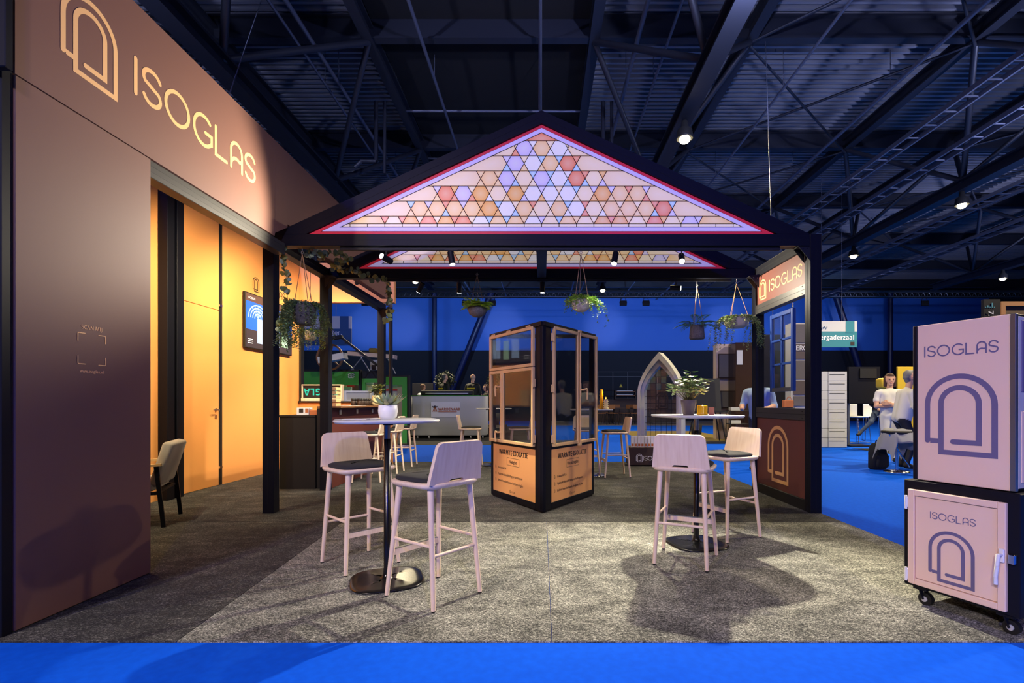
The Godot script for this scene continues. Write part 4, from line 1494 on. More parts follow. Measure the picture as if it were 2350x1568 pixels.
func bar_table(where: Vector3, h: float, label: String, turn := 0.0, top: Material = null) -> Node3D:
	var t := thing("bar_table", label, "table", where, turn, "round-cornered bar tables")
	var st := mb()
	slab(st, squircle(0.47, 0.47, 3.2, 40), [[0.0, 0.006], [0.006, 0.0], [0.010, 0.0], [0.014, 0.012], [0.016, 0.05], [0.018, 0.12], [0.022, 0.18]])
	obj("base", st, M.table_black, t)
	st = mb()
	lathe(st, [Vector2(0.05, 0.02), Vector2(0.034, 0.03), Vector2(0.026, 0.05), Vector2(0.0225, 0.09), Vector2(0.0225, h - 0.13), Vector2(0, h - 0.13)], 20)
	obj("column", st, M.table_black, t)
	st = mb()
	cyl(st, Vector3(0, h - 0.13, 0), Vector3(0, h - 0.035, 0), 0.021, 0.021, 18)
	obj("column_head", st, M.steel, t)
	st = mb()
	bx(st, Vector3(0, h - 0.027, 0), Vector3(0.3, 0.014, 0.06))
	bx(st, Vector3(0, h - 0.027, 0), Vector3(0.06, 0.0138, 0.3))
	obj("top_plate", st, M.table_black, t)
	st = mb()
	slab(st, squircle(0.67, 0.67, 3.4, 56), [[h - 0.02, 0.012], [h - 0.012, 0.003], [h - 0.006, 0.0], [h - 0.002, 0.001], [h, 0.004]])
	obj("table_top", st, top if top else M.table_top, t)
	return t

func build_furniture() -> void:
	var s0 := make_stool()
	var spots := [
		[Vector3(-0.667, 0.006, -3.079), Vector2(-0.334, -0.259), "pale wooden bar stool showing its slotted back, at the succulent's table"],
		[Vector3(-1.361, 0.006, -3.675), Vector2(0.3165, 0.292), "pale wooden bar stool showing the front of its backrest, at the succulent's table"],
		[Vector3(1.09, 0.006, -3.745), Vector2(0.1875, -0.386), "pale wooden bar stool with slotted back turned to the aisle, at the leafy plant's table"],
		[Vector3(1.67, 0.006, -4.446), Vector2(-0.3755, 0.179), "pale wooden bar stool between the leafy plant's table and the brown logo panel"],
		[Vector3(-1.33, 0.006, -9.2), Vector2(1, -0.05), "pale wooden bar stool in front of the white counter on castors"],
		[Vector3(1.19, 0.006, -8.02), Vector2(-1, 0.1), "pale wooden bar stool between the cabinet and the pointed arch window"],
		[Vector3(-2.62, 0.006, -7.53), Vector2(-1, 0.02), "pale wooden bar stool at the bar, first one beside the dark cabinet"],
		[Vector3(-2.62, 0.006, -8.42), Vector2(-1, -0.03), "pale wooden bar stool at the bar, middle one of three"],
		[Vector3(-2.62, 0.006, -9.34), Vector2(-1, 0.0), "pale wooden bar stool at the bar, last one towards the green booth"],
		[Vector3(0.78, 0.006, -8.72), Vector2(0.1, 1), "pale wooden bar stool half hidden behind the display cabinet's right glass"],
		[Vector3(-0.40, 0.006, -9.15), Vector2(-1, 0.1), "pale wooden bar stool seen through the display cabinet's left glass"],
	]
	for i in spots.size():
		var s: Array = spots[i]
		var turn := atan2(s[1].x, s[1].y)
		if i == 0:
			s0.position = s[0]
			s0.rotation.y = turn
			s0.set_meta("label", s[2])
		else:
			copy(s0, s[0], turn, s[2])
	bar_table(Vector3(-1.04, 0.006, -3.315), 1.084, "bar table with black column carrying the succulent pot", 0.35)
	bar_table(Vector3(1.31, 0.006, -4.172), 1.092, "bar table with black column carrying the leafy plant and amber candle holder", 0.25)
	bar_table(Vector3(-0.92, 0.006, -9.45), 1.092, "bar table behind the cabinet beside the white counter", 0.2)
	bar_table(Vector3(0.82, 0.006, -8.12), 1.092, "bar table behind the cabinet carrying gold candlestick and pale candle", 0.1)
	# flyers on the succulent's table
	for e in [[-1.22, -3.25, 0.2, "white flyer lying flat at the rim of the succulent's table"], [-1.14, -3.40, -0.3, "white flyer lying flat next to the succulent pot"]]:
		var st := mb()
		bx(st, Vector3.ZERO, Vector3(0.15, 0.002, 0.21), 0.0, Transform3D(Basis(Vector3.UP, e[2]), Vector3(e[0], 1.0925, e[1])))
		tag(obj("flyer", st, M.paper), e[3], "flyer", "flyers on the table")
	var fl := mb()
	bx(fl, Vector3(0, 0.06, 0), Vector3(0.10, 0.14, 0.002), 0.0, Transform3D(Basis(Vector3.RIGHT, -0.9), Vector3(-1.08, 1.092, -3.42)))
	tag(obj("flyer", fl, M.blush), "leaning card behind the succulent pot", "card")
	# amber candle holder and small card on the leafy plant's table
	var ch := thing("candle_holder", "ribbed amber glass candle holder beside the leafy plant", "candle holder", Vector3(1.37, 1.098, -4.20))
	var st := mb()
	lathe(st, [Vector2(0.03, 0.004), Vector2(0.045, 0.0), Vector2(0.047, 0.012), Vector2(0.042, 0.018), Vector2(0.044, 0.075), Vector2(0.040, 0.08), Vector2(0.037, 0.075), Vector2(0.036, 0.02), Vector2(0, 0.02)], 20)
	obj("glass_cup", st, M.amber_glass, ch)
	st = mb()
	lathe(st, [Vector2(0, 0.021), Vector2(0.02, 0.021), Vector2(0.02, 0.05), Vector2(0, 0.05)], 12)
	obj("candle", st, M.candle, ch)
	st = mb()
	lathe(st, [Vector2(0, 0.052), Vector2(0.006, 0.062), Vector2(0, 0.085)], 8)
	obj("candle_flame", st, M.candle_flame, ch)
	omni(Vector3(1.37, 1.19, -4.20), rgb(255, 190, 70), 0.02, 0.01)
	st = mb()
	bx(st, Vector3(1.455, 1.13, -4.22), Vector3(0.05, 0.065, 0.004), 0.0)
	tag(obj("small_card", st, M.brown_panel), "small brown card standing behind the amber candle holder", "card")
	# candlestick and pale candle on the rear table
	var gs := thing("candlestick", "tall knobbly gold glass candlestick on the table behind the cabinet", "candlestick", Vector3(0.985, 1.098, -8.12))
	var prof := [Vector2(0, 0), Vector2(0.034, 0)]
	for i in 6:
		prof += [Vector2(0.034, 0.03 + i * 0.05), Vector2(0.024, 0.055 + i * 0.05)]
	prof += [Vector2(0.022, 0.33), Vector2(0, 0.33)]
	st = mb()
	lathe(st, prof, 14)
	obj("glass_body", st, M.amber_glass, gs)
	var pc := thing("ribbed_candle", "pale yellow ribbed candle with a small flame beside the gold candlestick", "candle", Vector3(1.055, 1.098, -8.08))
	prof = [Vector2(0, 0), Vector2(0.045, 0)]
	for i in 4:
		prof += [Vector2(0.046, 0.02 + i * 0.035), Vector2(0.028, 0.04 + i * 0.035)]
	prof += [Vector2(0.035, 0.16), Vector2(0, 0.16)]
	st = mb()
	lathe(st, prof, 14)
	obj("wax_body", st, M.candle, pc)
	st = mb()
	lathe(st, [Vector2(0, 0.162), Vector2(0.007, 0.175), Vector2(0, 0.205)], 8)
	obj("candle_flame", st, M.candle_flame, pc)
	omni(Vector3(1.055, 1.36, -8.08), rgb(255, 190, 70), 0.03, 0.01)
	# lounge chair behind the brown wall
	var ac := thing("armchair", "low armchair with cream cushions, wooden armrests and black legs", "armchair", Vector3(-4.08, 0.0065, -4.86), deg_to_rad(-66))
	st = mb()
	slab(st, round_rect(0.56, 0.56, 0.06), [[0.34, 0.03], [0.36, 0.004], [0.40, 0.0], [0.43, 0.01], [0.445, 0.05]])
	obj("seat_cushion", st, M.cream_fabric, ac)
	st = mb()
	slab(st, round_rect(0.56, 0.09, 0.03), [[0.0, 0.012], [0.02, 0.0], [0.40, 0.0], [0.42, 0.012]], Transform3D(Basis(Vector3.RIGHT, -0.28), Vector3(0, 0.40, -0.27)))
	obj("back_cushion", st, M.cream_fabric, ac)
	for s in [-1, 1]:
		st = mb()
		bar(st, Vector3(s * 0.31, 0.0, 0.32), Vector3(s * 0.31, 0.57, 0.24), 0.022, 0.035)
		obj("leg", st, M.black_metal, ac)
		st = mb()
		bar(st, Vector3(s * 0.31, 0.0, -0.36), Vector3(s * 0.31, 0.60, -0.30), 0.022, 0.035)
		obj("leg", st, M.black_metal, ac)
		st = mb()
		bar(st, Vector3(s * 0.31, 0.575, 0.30), Vector3(s * 0.31, 0.60, -0.34), 0.05, 0.022)
		obj("armrest", st, M.oak_frame, ac)
		st = mb()
		bar(st, Vector3(s * 0.31, 0.33, 0.28), Vector3(s * 0.31, 0.33, -0.32), 0.02, 0.03)
		obj("side_rail", st, M.black_metal, ac)
	for z in [0.24, -0.30]:
		st = mb()
		bar(st, Vector3(-0.31, 0.33, z), Vector3(0.31, 0.33, z), 0.03, 0.02)
		obj("cross_rail", st, M.black_metal, ac)
	# brochure stand with the pointed arch window behind it
	var bs := thing("brochure_box", "dark brown brochure box with white logo at the foot of the arch window", "brochure box", Vector3(2.02, 0.006, -9.42))
	st = mb()
	b2(st, Vector3(-0.37, 0.02, -0.22), Vector3(0.37, 0.36, 0.16), 0.006)
	obj("box_body", st, M.dark_wood, bs)
	logo(bs, Vector3(-0.24, 0.085, 0.163), Vector3.RIGHT, 0.11, M.white)
	brand(bs, Vector3(-0.11, 0.11, 0.163), Vector3.RIGHT, 0.085, M.white)
	for i in 9:
		st = mb()
		var bp := Vector3(1.72 + i * 0.062, 0.366, -9.33)
		bx(st, Vector3(0, 0.105, 0), Vector3(0.055, 0.21, 0.05), 0.002)
		var br := thing("brochure", "white brochure with small brown picture standing in the box row", "brochure", bp, 0.0, "brochures in the box")
		obj("cover", st, M.paper, br)
		st = mb()
		bx(st, Vector3(0, 0.04, 0.0258), Vector3(0.04, 0.05, 0.001))
		obj("cover_print", st, M.copper, br)
	build_arch_window()

func build_arch_window() -> void:
	var aw := thing("arch_window", "grey-white pointed arch window with leaded stained panes behind the brochures", "window", Vector3(2.32, 0.006, -9.75), deg_to_rad(-33))
	var outline := func(w: float, y0: float, top: float) -> PackedVector2Array:
		var p := PackedVector2Array([Vector2(-w / 2, y0), Vector2(w / 2, y0)])
		var sp := 1.40
		var n := 14
		for i in n + 1:
			var t := float(i) / n
			p.append(Vector2(w / 2 * (1.0 - pow(t, 1.75)), sp + (top - sp) * t))
		for i in n:
			var t := float(n - 1 - i) / n
			p.append(Vector2(-w / 2 * (1.0 - pow(t, 1.75)), sp + (top - sp) * t))
		return p
	var outer: PackedVector2Array = outline.call(0.90, 0.0, 2.20)
	var mid: PackedVector2Array = outline.call(0.78, 0.06, 2.06)
	var inner: PackedVector2Array = outline.call(0.66, 0.12, 1.93)
	for lay in [[outer, mid, 0.0, 0.26, "casing"], [mid, inner, 0.06, 0.20, "moulding"]]:
		var st := mb()
		var a: PackedVector2Array = lay[0]
		var b: PackedVector2Array = lay[1]
		for i in a.size():
			var j := (i + 1) % a.size()
			for z in [lay[2], lay[3]]:
				q4(st, Vector3(a[i].x, a[i].y, -z), Vector3(a[j].x, a[j].y, -z), Vector3(b[j].x, b[j].y, -z), Vector3(b[i].x, b[i].y, -z))
			for c in [a, b]:
				q4(st, Vector3(c[i].x, c[i].y, -lay[2]), Vector3(c[j].x, c[j].y, -lay[2]), Vector3(c[j].x, c[j].y, -lay[3]), Vector3(c[i].x, c[i].y, -lay[3]))
		obj(lay[4], st, M.grey_white, aw)
	var gm := mat("pane_green", Color(0.35, 0.6, 0.5, 0.25), 0.05)
	gm.transparency = BaseMaterial3D.TRANSPARENCY_ALPHA
	gm.metallic_specular = 0.3
	# panes of the leaded grid, each clipped by the arch
	var cols := 6
	for i in cols:
		for j in 14:
			var x0 := -0.33 + 0.66 * i / cols
			var y0 := 0.12 + j * 0.1335
			var cell := PackedVector2Array([Vector2(x0 + 0.003, y0 + 0.003), Vector2(x0 + 0.107, y0 + 0.003), Vector2(x0 + 0.107, y0 + 0.1305), Vector2(x0 + 0.003, y0 + 0.1305)])
			for part in Geometry2D.intersect_polygons(cell, inner):
				var st := mb()
				prism(st, part, 0.004, Transform3D(Basis(), Vector3(0, 0, -0.13)))
				obj("glass_pane", st, gm if j > 9 and (i + j) % 2 == 0 else M.glass, aw)
	var ld := mb()
	for i in range(1, cols):
		var x := -0.33 + 0.66 * i / cols
		var top := 1.40 + 0.53 * pow(1.0 - absf(x) / 0.33, 1.0 / 1.75)
		bx(ld, Vector3(x, (0.12 + top) / 2, -0.128), Vector3(0.006, top - 0.12, 0.008))
	for j in range(1, 14):
		var y := 0.12 + j * 0.1335
		var hw := 0.33 if y < 1.40 else 0.33 * (1.0 - pow((y - 1.40) / 0.53, 1.75))
		if hw > 0.02:
			bx(ld, Vector3(0, y, -0.128), Vector3(hw * 2, 0.006, 0.008))
	obj("lead_came", ld, M.black_metal, aw)
	var st3 := mb()
	mark(st3, 0.24, Transform3D(Basis(), Vector3(-0.10, 1.08, -0.12)))
	obj("logo_mark", st3, M.ink, aw)

# ---------------------------------------------------------------- lamps
func track_spot(p: Vector3, aim: Vector3, label: String, energy: float, angle: float, lit := true, c := Color(1.0, 0.95, 0.85)) -> void:
	var t := thing("track_spotlight", label, "spotlight", p, 0, "track spotlights")
	var st := mb()
	b2(st, Vector3(-0.07, -0.002, -0.016), Vector3(0.07, 0.022, 0.016), 0.002)
	obj("track_adapter", st, M.black_matt, t)
	st = mb()
	cyl(st, Vector3(0, 0, 0), Vector3(0, -0.06, 0), 0.007, 0.007, 8)
	obj("stem", st, M.black_matt, t)
	var c0 := Vector3(0, -0.085, 0)
	var d := (aim - p - c0).normalized()
	st = mb()
	cyl(st, c0 - d * 0.075, c0 + d * 0.065, 0.034, 0.034, 18)
	obj("lamp_housing", st, M.black_metal, t)
	st = mb()
	cyl(st, c0 + d * 0.066, c0 + d * 0.068, 0.029, 0.029, 18)
	obj("lamp_lens", st, M.lamp_white if lit else M.led_warm, t)
	lamp(p + c0 + d * 0.085, aim, c, energy, angle, 0.03)

func hall_lamp(p: Vector3, label: String, energy: float, c := Color(1.0, 0.92, 0.74)) -> void:
	var t := thing("hall_lamp", label, "hall lamp", p, 0, "hall lamps on the girders")
	var st := mb()
	lathe(st, [Vector2(0, 0.42), Vector2(0.05, 0.42), Vector2(0.07, 0.30), Vector2(0.13, 0.26), Vector2(0.15, 0.12), Vector2(0.16, 0.10), Vector2(0.14, 0.10)], 18)
	obj("lamp_housing", st, M.black_matt, t)
	st = mb()
	ball(st, Vector3(0, 0.09, 0), 0.10, 14, 0.7)
	obj("lamp_bulb", st, M.lamp_warm, t)
	lamp(p + Vector3(0, -0.03, 0), p + Vector3(0, -3, 0), c, energy, 76.0, 0.12, 0.5)

func flood(p: Vector3, aim: Vector3, label: String, energy: float, angle: float, c: Color, group := "blue floodlights") -> void:
	var t := thing("floodlight", label, "floodlight", p, 0, group)
	var d := (aim - p).normalized()
	var ax := side_axes(d)
	var xf := Transform3D(Basis(ax[0], ax[1], -d), Vector3.ZERO)
	var st := mb()
	bx(st, Vector3(0, 0, 0.06), Vector3(0.36, 0.26, 0.12), 0.01, xf)
	obj("lamp_housing", st, M.black_matt, t)
	st = mb()
	bx(st, Vector3(0, 0, -0.003), Vector3(0.32, 0.22, 0.004), 0.0, xf)
	obj("lamp_glass", st, M.lamp_blue if c.b > c.r * 1.5 else M.lamp_white, t)
	st = mb()
	for s in [-1, 1]:
		cyl(st, xf * Vector3(s * 0.2, 0, 0.06), Vector3(0, 0.275, 0) + xf.basis.x * s * 0.1, 0.012, 0.012, 6)
	cyl(st, Vector3(0, 0.275, 0) - xf.basis.x * 0.1, Vector3(0, 0.275, 0) + xf.basis.x * 0.1, 0.016, 0.016, 6)
	obj("yoke", st, M.black_matt, t)
	lamp(p + d * 0.05, aim, c, energy, angle, 0.12, 0.8)

func build_lamps() -> void:
	var fy := 2.862
	track_spot(Vector3(-1.70, fy, -5.38), Vector3(-2.74, 3.22, -3.5), "black track spotlight shining towards the tall brown wall's letters", 9.5, 45.0)
	track_spot(Vector3(-0.985, fy, -5.38), Vector3(-0.55, 0.4, -5.2), "black track spotlight tilted down towards the display cabinet's left side", 8.0, 26.0)
	track_spot(Vector3(0.80, fy, -5.38), Vector3(0.35, 0.6, -4.6), "black track spotlight tilted down beside the trailing pea plant", 8.0, 28.0)
	track_spot(Vector3(1.53, fy, -5.38), Vector3(0.95, 0.3, -2.6), "bright track spotlight shining straight out towards the aisle", 24.0, 42.0)
	var ry := 2.862
	track_spot(Vector3(-1.66, ry, -6.75), Vector3(-2.9, 1.0, -7.6), "small bright track spotlight by the garland under the rear beam", 8.0, 34.0)
	track_spot(Vector3(-1.13, ry, -6.75), Vector3(-1.3, 0.0, -7.6), "track spotlight shining down next to the fern bowl", 8.0, 34.0)
	track_spot(Vector3(0.012, ry, -6.75), Vector3(0.012, 0.0, -6.8), "track spotlight hanging straight down over the display cabinet", 5.0, 32.0)
	track_spot(Vector3(1.84, ry, -6.75), Vector3(2.93, 2.62, -6.35), "track spotlight turned to the brown sign with letters", 4.2, 46.0)
	# inner room: warm spots under the header, washing the orange walls
	for e in [[-3.05, -5.6, -4.7, 3.1, -6.6], [-3.05, -7.0, -4.7, 3.1, -7.9], [-3.05, -8.4, -4.5, 3.0, -9.4], [-3.6, -4.0, -4.7, 1.8, -5.4]]:
		var p := Vector3(e[0] - 0.1, 3.25, e[1])
		var t := thing("wall_washer", "small warm spotlight inside the header washing the orange wall", "spotlight", p, 0, "wall washers")
		var d := (Vector3(e[2], e[3], e[4]) - p).normalized()
		var st := mb()
		cyl(st, -d * 0.10, d * 0.02, 0.035, 0.035, 14)
		bar(st, Vector3(0.0, 0, 0), Vector3(0.21 if e[0] > -3.2 else 0.76, 0.0, 0), 0.02, 0.02)
		obj("lamp_housing", st, M.black_metal, t)
		st = mb()
		cyl(st, d * 0.021, d * 0.023, 0.03, 0.03, 14)
		obj("lamp_lens", st, M.led_warm, t)
		lamp(p + d * 0.05, Vector3(e[2], e[3] - 1.15, e[4]), Color(1.0, 0.92, 0.75), 6.8, 62.0, 0.04, 0.9)
	# hall lamps under the girders, in view and behind the camera
	hall_lamp(Vector3(2.6, 5.90, -8.95), "bright hall lamp on the girder above the gable's right slope", 26.0)
	hall_lamp(Vector3(10.2, 5.90, -11.95), "warm hall lamp on the girder right of the gable, above the meeting people", 40.0)
	hall_lamp(Vector3(10.2, 5.90, -16.1), "warm hall lamp further along the girder above the meeting room sign", 40.0)
	hall_lamp(Vector3(17.8, 5.90, -19.0), "warm hall lamp far behind over the trolley", 40.0)
	hall_lamp(Vector3(2.6, 5.90, 2.3), "hall lamp over the aisle, mirrored in the glowing gable", 4.0)
	hall_lamp(Vector3(-5.0, 5.90, 4.4), "hall lamp over the aisle, left of the brown wall", 62.0)
	hall_lamp(Vector3(10.2, 5.90, -5.6), "added hall lamp out of view, brightening the blue aisle beside the trolley", 55.0)  # added outside the frame to brighten the floor on the right
	hall_lamp(Vector3(-5.0, 5.90, -19.5), "hall lamp above the booths behind the bar", 60.0)
	hall_lamp(Vector3(2.6, 5.90, -21.0), "hall lamp above the cafe tables", 26.0)
	# floodlights that colour the hall
	flood(Vector3(-5.0, 6.04, 6.2), Vector3(-0.5, 0.6, -3.5), "blue floodlight on the girder over the aisle, left", 30.0, 44.0, Color(0.10, 0.22, 1.0))
	flood(Vector3(2.6, 6.04, 6.5), Vector3(2.0, 1.5, -4.5), "blue floodlight on the girder over the aisle, right", 36.0, 44.0, Color(0.10, 0.22, 1.0))
	flood(Vector3(-5.0, 6.04, 8.0), Vector3(1.2, 0.6, -3.2), "pale floodlight on the girder over the aisle", 52.0, 30.0, Color(1.0, 0.93, 0.88), "white floodlights")
	flood(Vector3(2.6, 6.04, 8.4), Vector3(-2.3, 2.3, -5.3), "added pale floodlight out of view over the aisle, brightening the hanging plants", 60.0, 9.0, Color(1.0, 0.95, 0.92), "white floodlights")  # unseen narrow fill, added to brighten the big planter by the post
	for x in [-13.0, -4.0, 5.5, 14.5]:
		flood(Vector3(x, 6.455, -26.0), Vector3(x, 6.2, -33.0), "blue floodlight on the truss washing the far blue wall", 16.0, 66.0, Color(0.55, 0.74, 1.0), "wall floodlights")
	for x in [-11.6, -9.3, -2.6, 4.3, 12.2, 20.2]:
		flood(Vector3(x, 6.455, -26.0), Vector3(x, 6.35, -33.0), "small white floodlight on the truss making a pale spot on the blue wall", 9.0, 14.0, Color(1.0, 0.9, 1.0), "small wall floodlights")
	for e in [[-5.0, -4.0], [2.6, -5.4], [17.8, -15.5], [10.2, -8.0]]:  # uplights added out of frame to lift the dark roof deck
		flood(Vector3(e[0], 6.04, e[1]), Vector3(e[0] * 0.9 - 1.0, 9.0, e[1] - 7.0), "added pale floodlight out of view, brightening the corrugated roof", 26.0, 75.0, Color(0.72, 0.76, 1.0), "added roof floodlights")

# ---------------------------------------------------------------- plants
func leaf_at(st: SurfaceTool, p: Vector3, d: Vector3, up: Vector3, l: float, w: float, c: Color) -> void:
	d = d.normalized()
	var s := d.cross(up)
	if s.length() < 0.05:
		s = d.cross(Vector3(0.3, 0.2, 0.9))
	s = s.normalized()
	var n := s.cross(d)
	var m := p + d * l * 0.5 - n * w * 0.18
	st.set_color(c)
	t3(st, p, m + s * w * 0.5 + n * w * 0.18, m)
	t3(st, m, m + s * w * 0.5 + n * w * 0.18, p + d * l)
	t3(st, p, m, m - s * w * 0.5 + n * w * 0.18)
	t3(st, m, p + d * l, m - s * w * 0.5 + n * w * 0.18)

func rnd(a: float, b: float) -> float:
	return rng.randf_range(a, b)

func tint(c: Color, v := 0.3) -> Color:   # one leaf's own shade of green
	var k := rnd(1.0 - v, 1.0 + v)
	return Color(c.r * k * rnd(0.9, 1.15), c.g * k, c.b * k * rnd(0.8, 1.2)).srgb_to_linear()

func strand(st: SurfaceTool, p: Vector3, out: Vector3, length: float, leaf: float, c: Color, step := 0.012) -> void:   # a trailing shoot
	var v := out
	var q := p
	var run := 0.0
	while run < length:
		v = (v + Vector3(rnd(-0.35, 0.35), -0.32, rnd(-0.35, 0.35)) * 0.6).normalized()
		var nq := q + v * step
		run += step
		for k in 2:
			leaf_at(st, nq, Vector3(rnd(-1, 1), rnd(-0.6, 0.5), rnd(-1, 1)), Vector3.UP, leaf * rnd(0.7, 1.2), leaf * 0.62, tint(c))
		q = nq

func cords(t: Node3D, ring: Vector3, rim: float, y: float, hook: float) -> void:
	var st := mb()
	for i in 3:
		var a := TAU * i / 3.0 + 0.4
		cyl(st, ring, Vector3(cos(a) * rim, y, sin(a) * rim), 0.0035, 0.0035, 6)
	obj("cord", st, M.rope, t)
	st = mb()
	for i in 10:
		var a := TAU * i / 10.0
		var b := TAU * (i + 1) / 10.0
		cyl(st, ring + Vector3(cos(a), sin(a) + 1.0, 0) * 0.014, ring + Vector3(cos(b), sin(b) + 1.0, 0) * 0.014, 0.003, 0.003, 5, false)
	if hook > 0.001:
		cyl(st, ring + Vector3(0, 0.028, 0), ring + Vector3(0, 0.028 + hook, 0), 0.0035, 0.0035, 6)
	obj("hook", st, M.steel, t)

func pot_body(t: Node3D, prof: Array, m: Material, soil_y: float, soil_r: float) -> void:
	var st := mb()
	lathe(st, prof, 26)
	obj("pot", st, m, t)
	st = mb()
	lathe(st, [Vector2(0, soil_y), Vector2(soil_r, soil_y - 0.002)], 20)
	obj("soil", st, M.dark_wood, t)

func build_plants() -> void:
	# big trailing planter under the front beam
	var t := thing("hanging_planter", "grey cylinder planter with dense trailing greenery hanging by the corner post", "hanging plant", Vector3(-2.585, 2.05, -5.38))
	pot_body(t, [Vector2(0, 0), Vector2(0.085, 0), Vector2(0.105, 0.02), Vector2(0.112, 0.235), Vector2(0.104, 0.24), Vector2(0.10, 0.21)], M.concrete, 0.215, 0.10)
	cords(t, Vector3(-0.03, 0.78, 0), 0.105, 0.236, 0.03)
	var st := mb()
	for i in 120:
		var a := rnd(2.0, 4.3) if i % 6 else rnd(0, TAU)
		var o := Vector3(cos(a), 0, absf(sin(a)) if rng.randf() < 0.75 else -absf(sin(a)))
		strand(st, o * rnd(0.03, 0.10) + Vector3(0, 0.225, 0), o * 0.9 + Vector3(0, 0.8, 0), rnd(0.10, 0.62), 0.028, rgb(128, 156, 108))
	for i in 18:
		var a := rnd(-0.7, 0.6)
		var o := Vector3(cos(a), 0, sin(a))
		strand(st, o * 0.10 + Vector3(0, 0.225, 0), o + Vector3(0, 0.5, 0), rnd(0.2, 0.58), 0.024, rgb(110, 132, 70))
	obj("foliage", st, M.leaf, t, "stuff")
	# small planter inside, behind it
	t = thing("hanging_planter", "small pale planter with bright trailing green hanging behind the big grey one", "hanging plant", Vector3(-2.956, 2.0, -6.29))
	pot_body(t, [Vector2(0, 0), Vector2(0.05, 0), Vector2(0.062, 0.02), Vector2(0.062, 0.12), Vector2(0.056, 0.12), Vector2(0.055, 0.10)], M.pale_pot, 0.105, 0.055)
	cords(t, Vector3(0, 0.50, 0), 0.056, 0.12, 0.37)
	st = mb()
	for i in 44:
		var a := rnd(0, TAU)
		var o := Vector3(cos(a), 0, sin(a))
		strand(st, o * 0.05 + Vector3(0, 0.11, 0), o * 0.6 + Vector3(0, 0.6, 0), rnd(0.06, 0.34), 0.022, rgb(150, 178, 62))
	obj("foliage", st, M.leaf, t, "stuff")
	# fern bowl under the rear beam
	t = thing("hanging_planter", "grey bowl with a bright green fern hanging left of the display cabinet", "hanging plant", Vector3(-0.87, 2.36, -6.64))
	pot_body(t, [Vector2(0, 0), Vector2(0.05, 0), Vector2(0.10, 0.03), Vector2(0.125, 0.09), Vector2(0.125, 0.125), Vector2(0.115, 0.125), Vector2(0.112, 0.10)], M.concrete, 0.105, 0.112)
	cords(t, Vector3(0, 0.56, 0), 0.115, 0.12, 0.02)
	st = mb()
	cyl(st, Vector3(0, 0.588, 0), Vector3(0, 0.588, -0.055), 0.005, 0.005, 6)
	obj("hook_arm", st, M.steel, t)
	fern(t, Vector3(0, 0.11, 0), 60, 0.12, 0.24, rgb(160, 196, 60), 0.06)
	# round planter with pea strands under the front beam
	t = thing("hanging_planter", "round planter with light green round leaves and pea strands above the cabinet", "hanging plant", Vector3(0.43, 2.20, -5.38))
	pot_body(t, [Vector2(0, 0), Vector2(0.05, 0.0), Vector2(0.09, 0.03), Vector2(0.10, 0.08), Vector2(0.09, 0.13), Vector2(0.08, 0.135), Vector2(0.08, 0.11)], M.pale_pot, 0.115, 0.08)
	cords(t, Vector3(0, 0.63, 0), 0.085, 0.13, 0.02)
	st = mb()
	for i in 90:
		var a := rnd(0, TAU)
		var o := Vector3(cos(a), 0, sin(a))
		strand(st, o * rnd(0.02, 0.075) + Vector3(0, 0.12, 0), o + Vector3(0, 1.2, 0), rnd(0.06, 0.22), 0.028, rgb(140, 178, 62))
	for i in 10:
		var a := rnd(-0.4, 1.9)
		var o := Vector3(cos(a), 0, sin(a))
		strand(st, o * 0.09 + Vector3(0, 0.12, 0), o + Vector3(0, 0.5, 0), rnd(0.25, 0.45), 0.024, rgb(140, 180, 76), 0.022)
	obj("foliage", st, M.leaf, t, "stuff")
	# fern in a grey pot
	t = thing("hanging_planter", "tapered grey pot with spiky fern fronds hanging near the rear beam", "hanging plant", Vector3(2.13, 2.075, -6.75))
	pot_body(t, [Vector2(0, 0), Vector2(0.095, 0), Vector2(0.104, 0.02), Vector2(0.088, 0.185), Vector2(0.08, 0.19), Vector2(0.078, 0.16)], M.concrete, 0.17, 0.078)
	cords(t, Vector3(0, 0.72, 0), 0.085, 0.185, 0.06)
	fern(t, Vector3(0, 0.17, 0), 14, 0.20, 0.32, rgb(84, 128, 88), 0.07)
	# bowl with ivy strands
	t = thing("hanging_planter", "wide pale bowl with ivy strands hanging beside the brown sign frame", "hanging plant", Vector3(2.66, 2.225, -6.72))
	pot_body(t, [Vector2(0, 0), Vector2(0.10, 0), Vector2(0.15, 0.03), Vector2(0.165, 0.10), Vector2(0.165, 0.14), Vector2(0.152, 0.14), Vector2(0.15, 0.11)], M.pale_pot, 0.12, 0.15)
	cords(t, Vector3(0, 0.60, 0), 0.155, 0.135, 0.04)
	st = mb()
	for i in 80:
		var a := rnd(0, TAU)
		var o := Vector3(cos(a), 0, sin(a))
		strand(st, o * 0.14 + Vector3(0, 0.13, 0), o + Vector3(0, 0.8, 0), rnd(0.06, 0.22), 0.028, rgb(136, 150, 92))
	for i in 26:
		var a := rnd(2.2, 4.0) if i % 2 else rnd(-0.8, 0.9)
		var o := Vector3(cos(a), 0, sin(a))
		strand(st, o * 0.15 + Vector3(0, 0.13, 0), o * 0.8 + Vector3(0, 0.5, 0), rnd(0.35, 0.58), 0.028, rgb(120, 140, 84), 0.014)
	obj("foliage", st, M.leaf, t, "stuff")
	# leafy plant on the right table
	t = thing("potted_plant", "bushy green plant in a grey clay pot on the bar table", "potted plant", Vector3(1.235, 1.098, -4.14))
	pot_body(t, [Vector2(0, 0), Vector2(0.043, 0), Vector2(0.062, 0.10), Vector2(0.064, 0.128), Vector2(0.058, 0.128), Vector2(0.056, 0.105)], M.clay_pot, 0.115, 0.056)
	bush(t, Vector3(0, 0.11, 0), 46, 0.15, 0.24, 0.075, rgb(96, 128, 66), rgb(170, 184, 118))
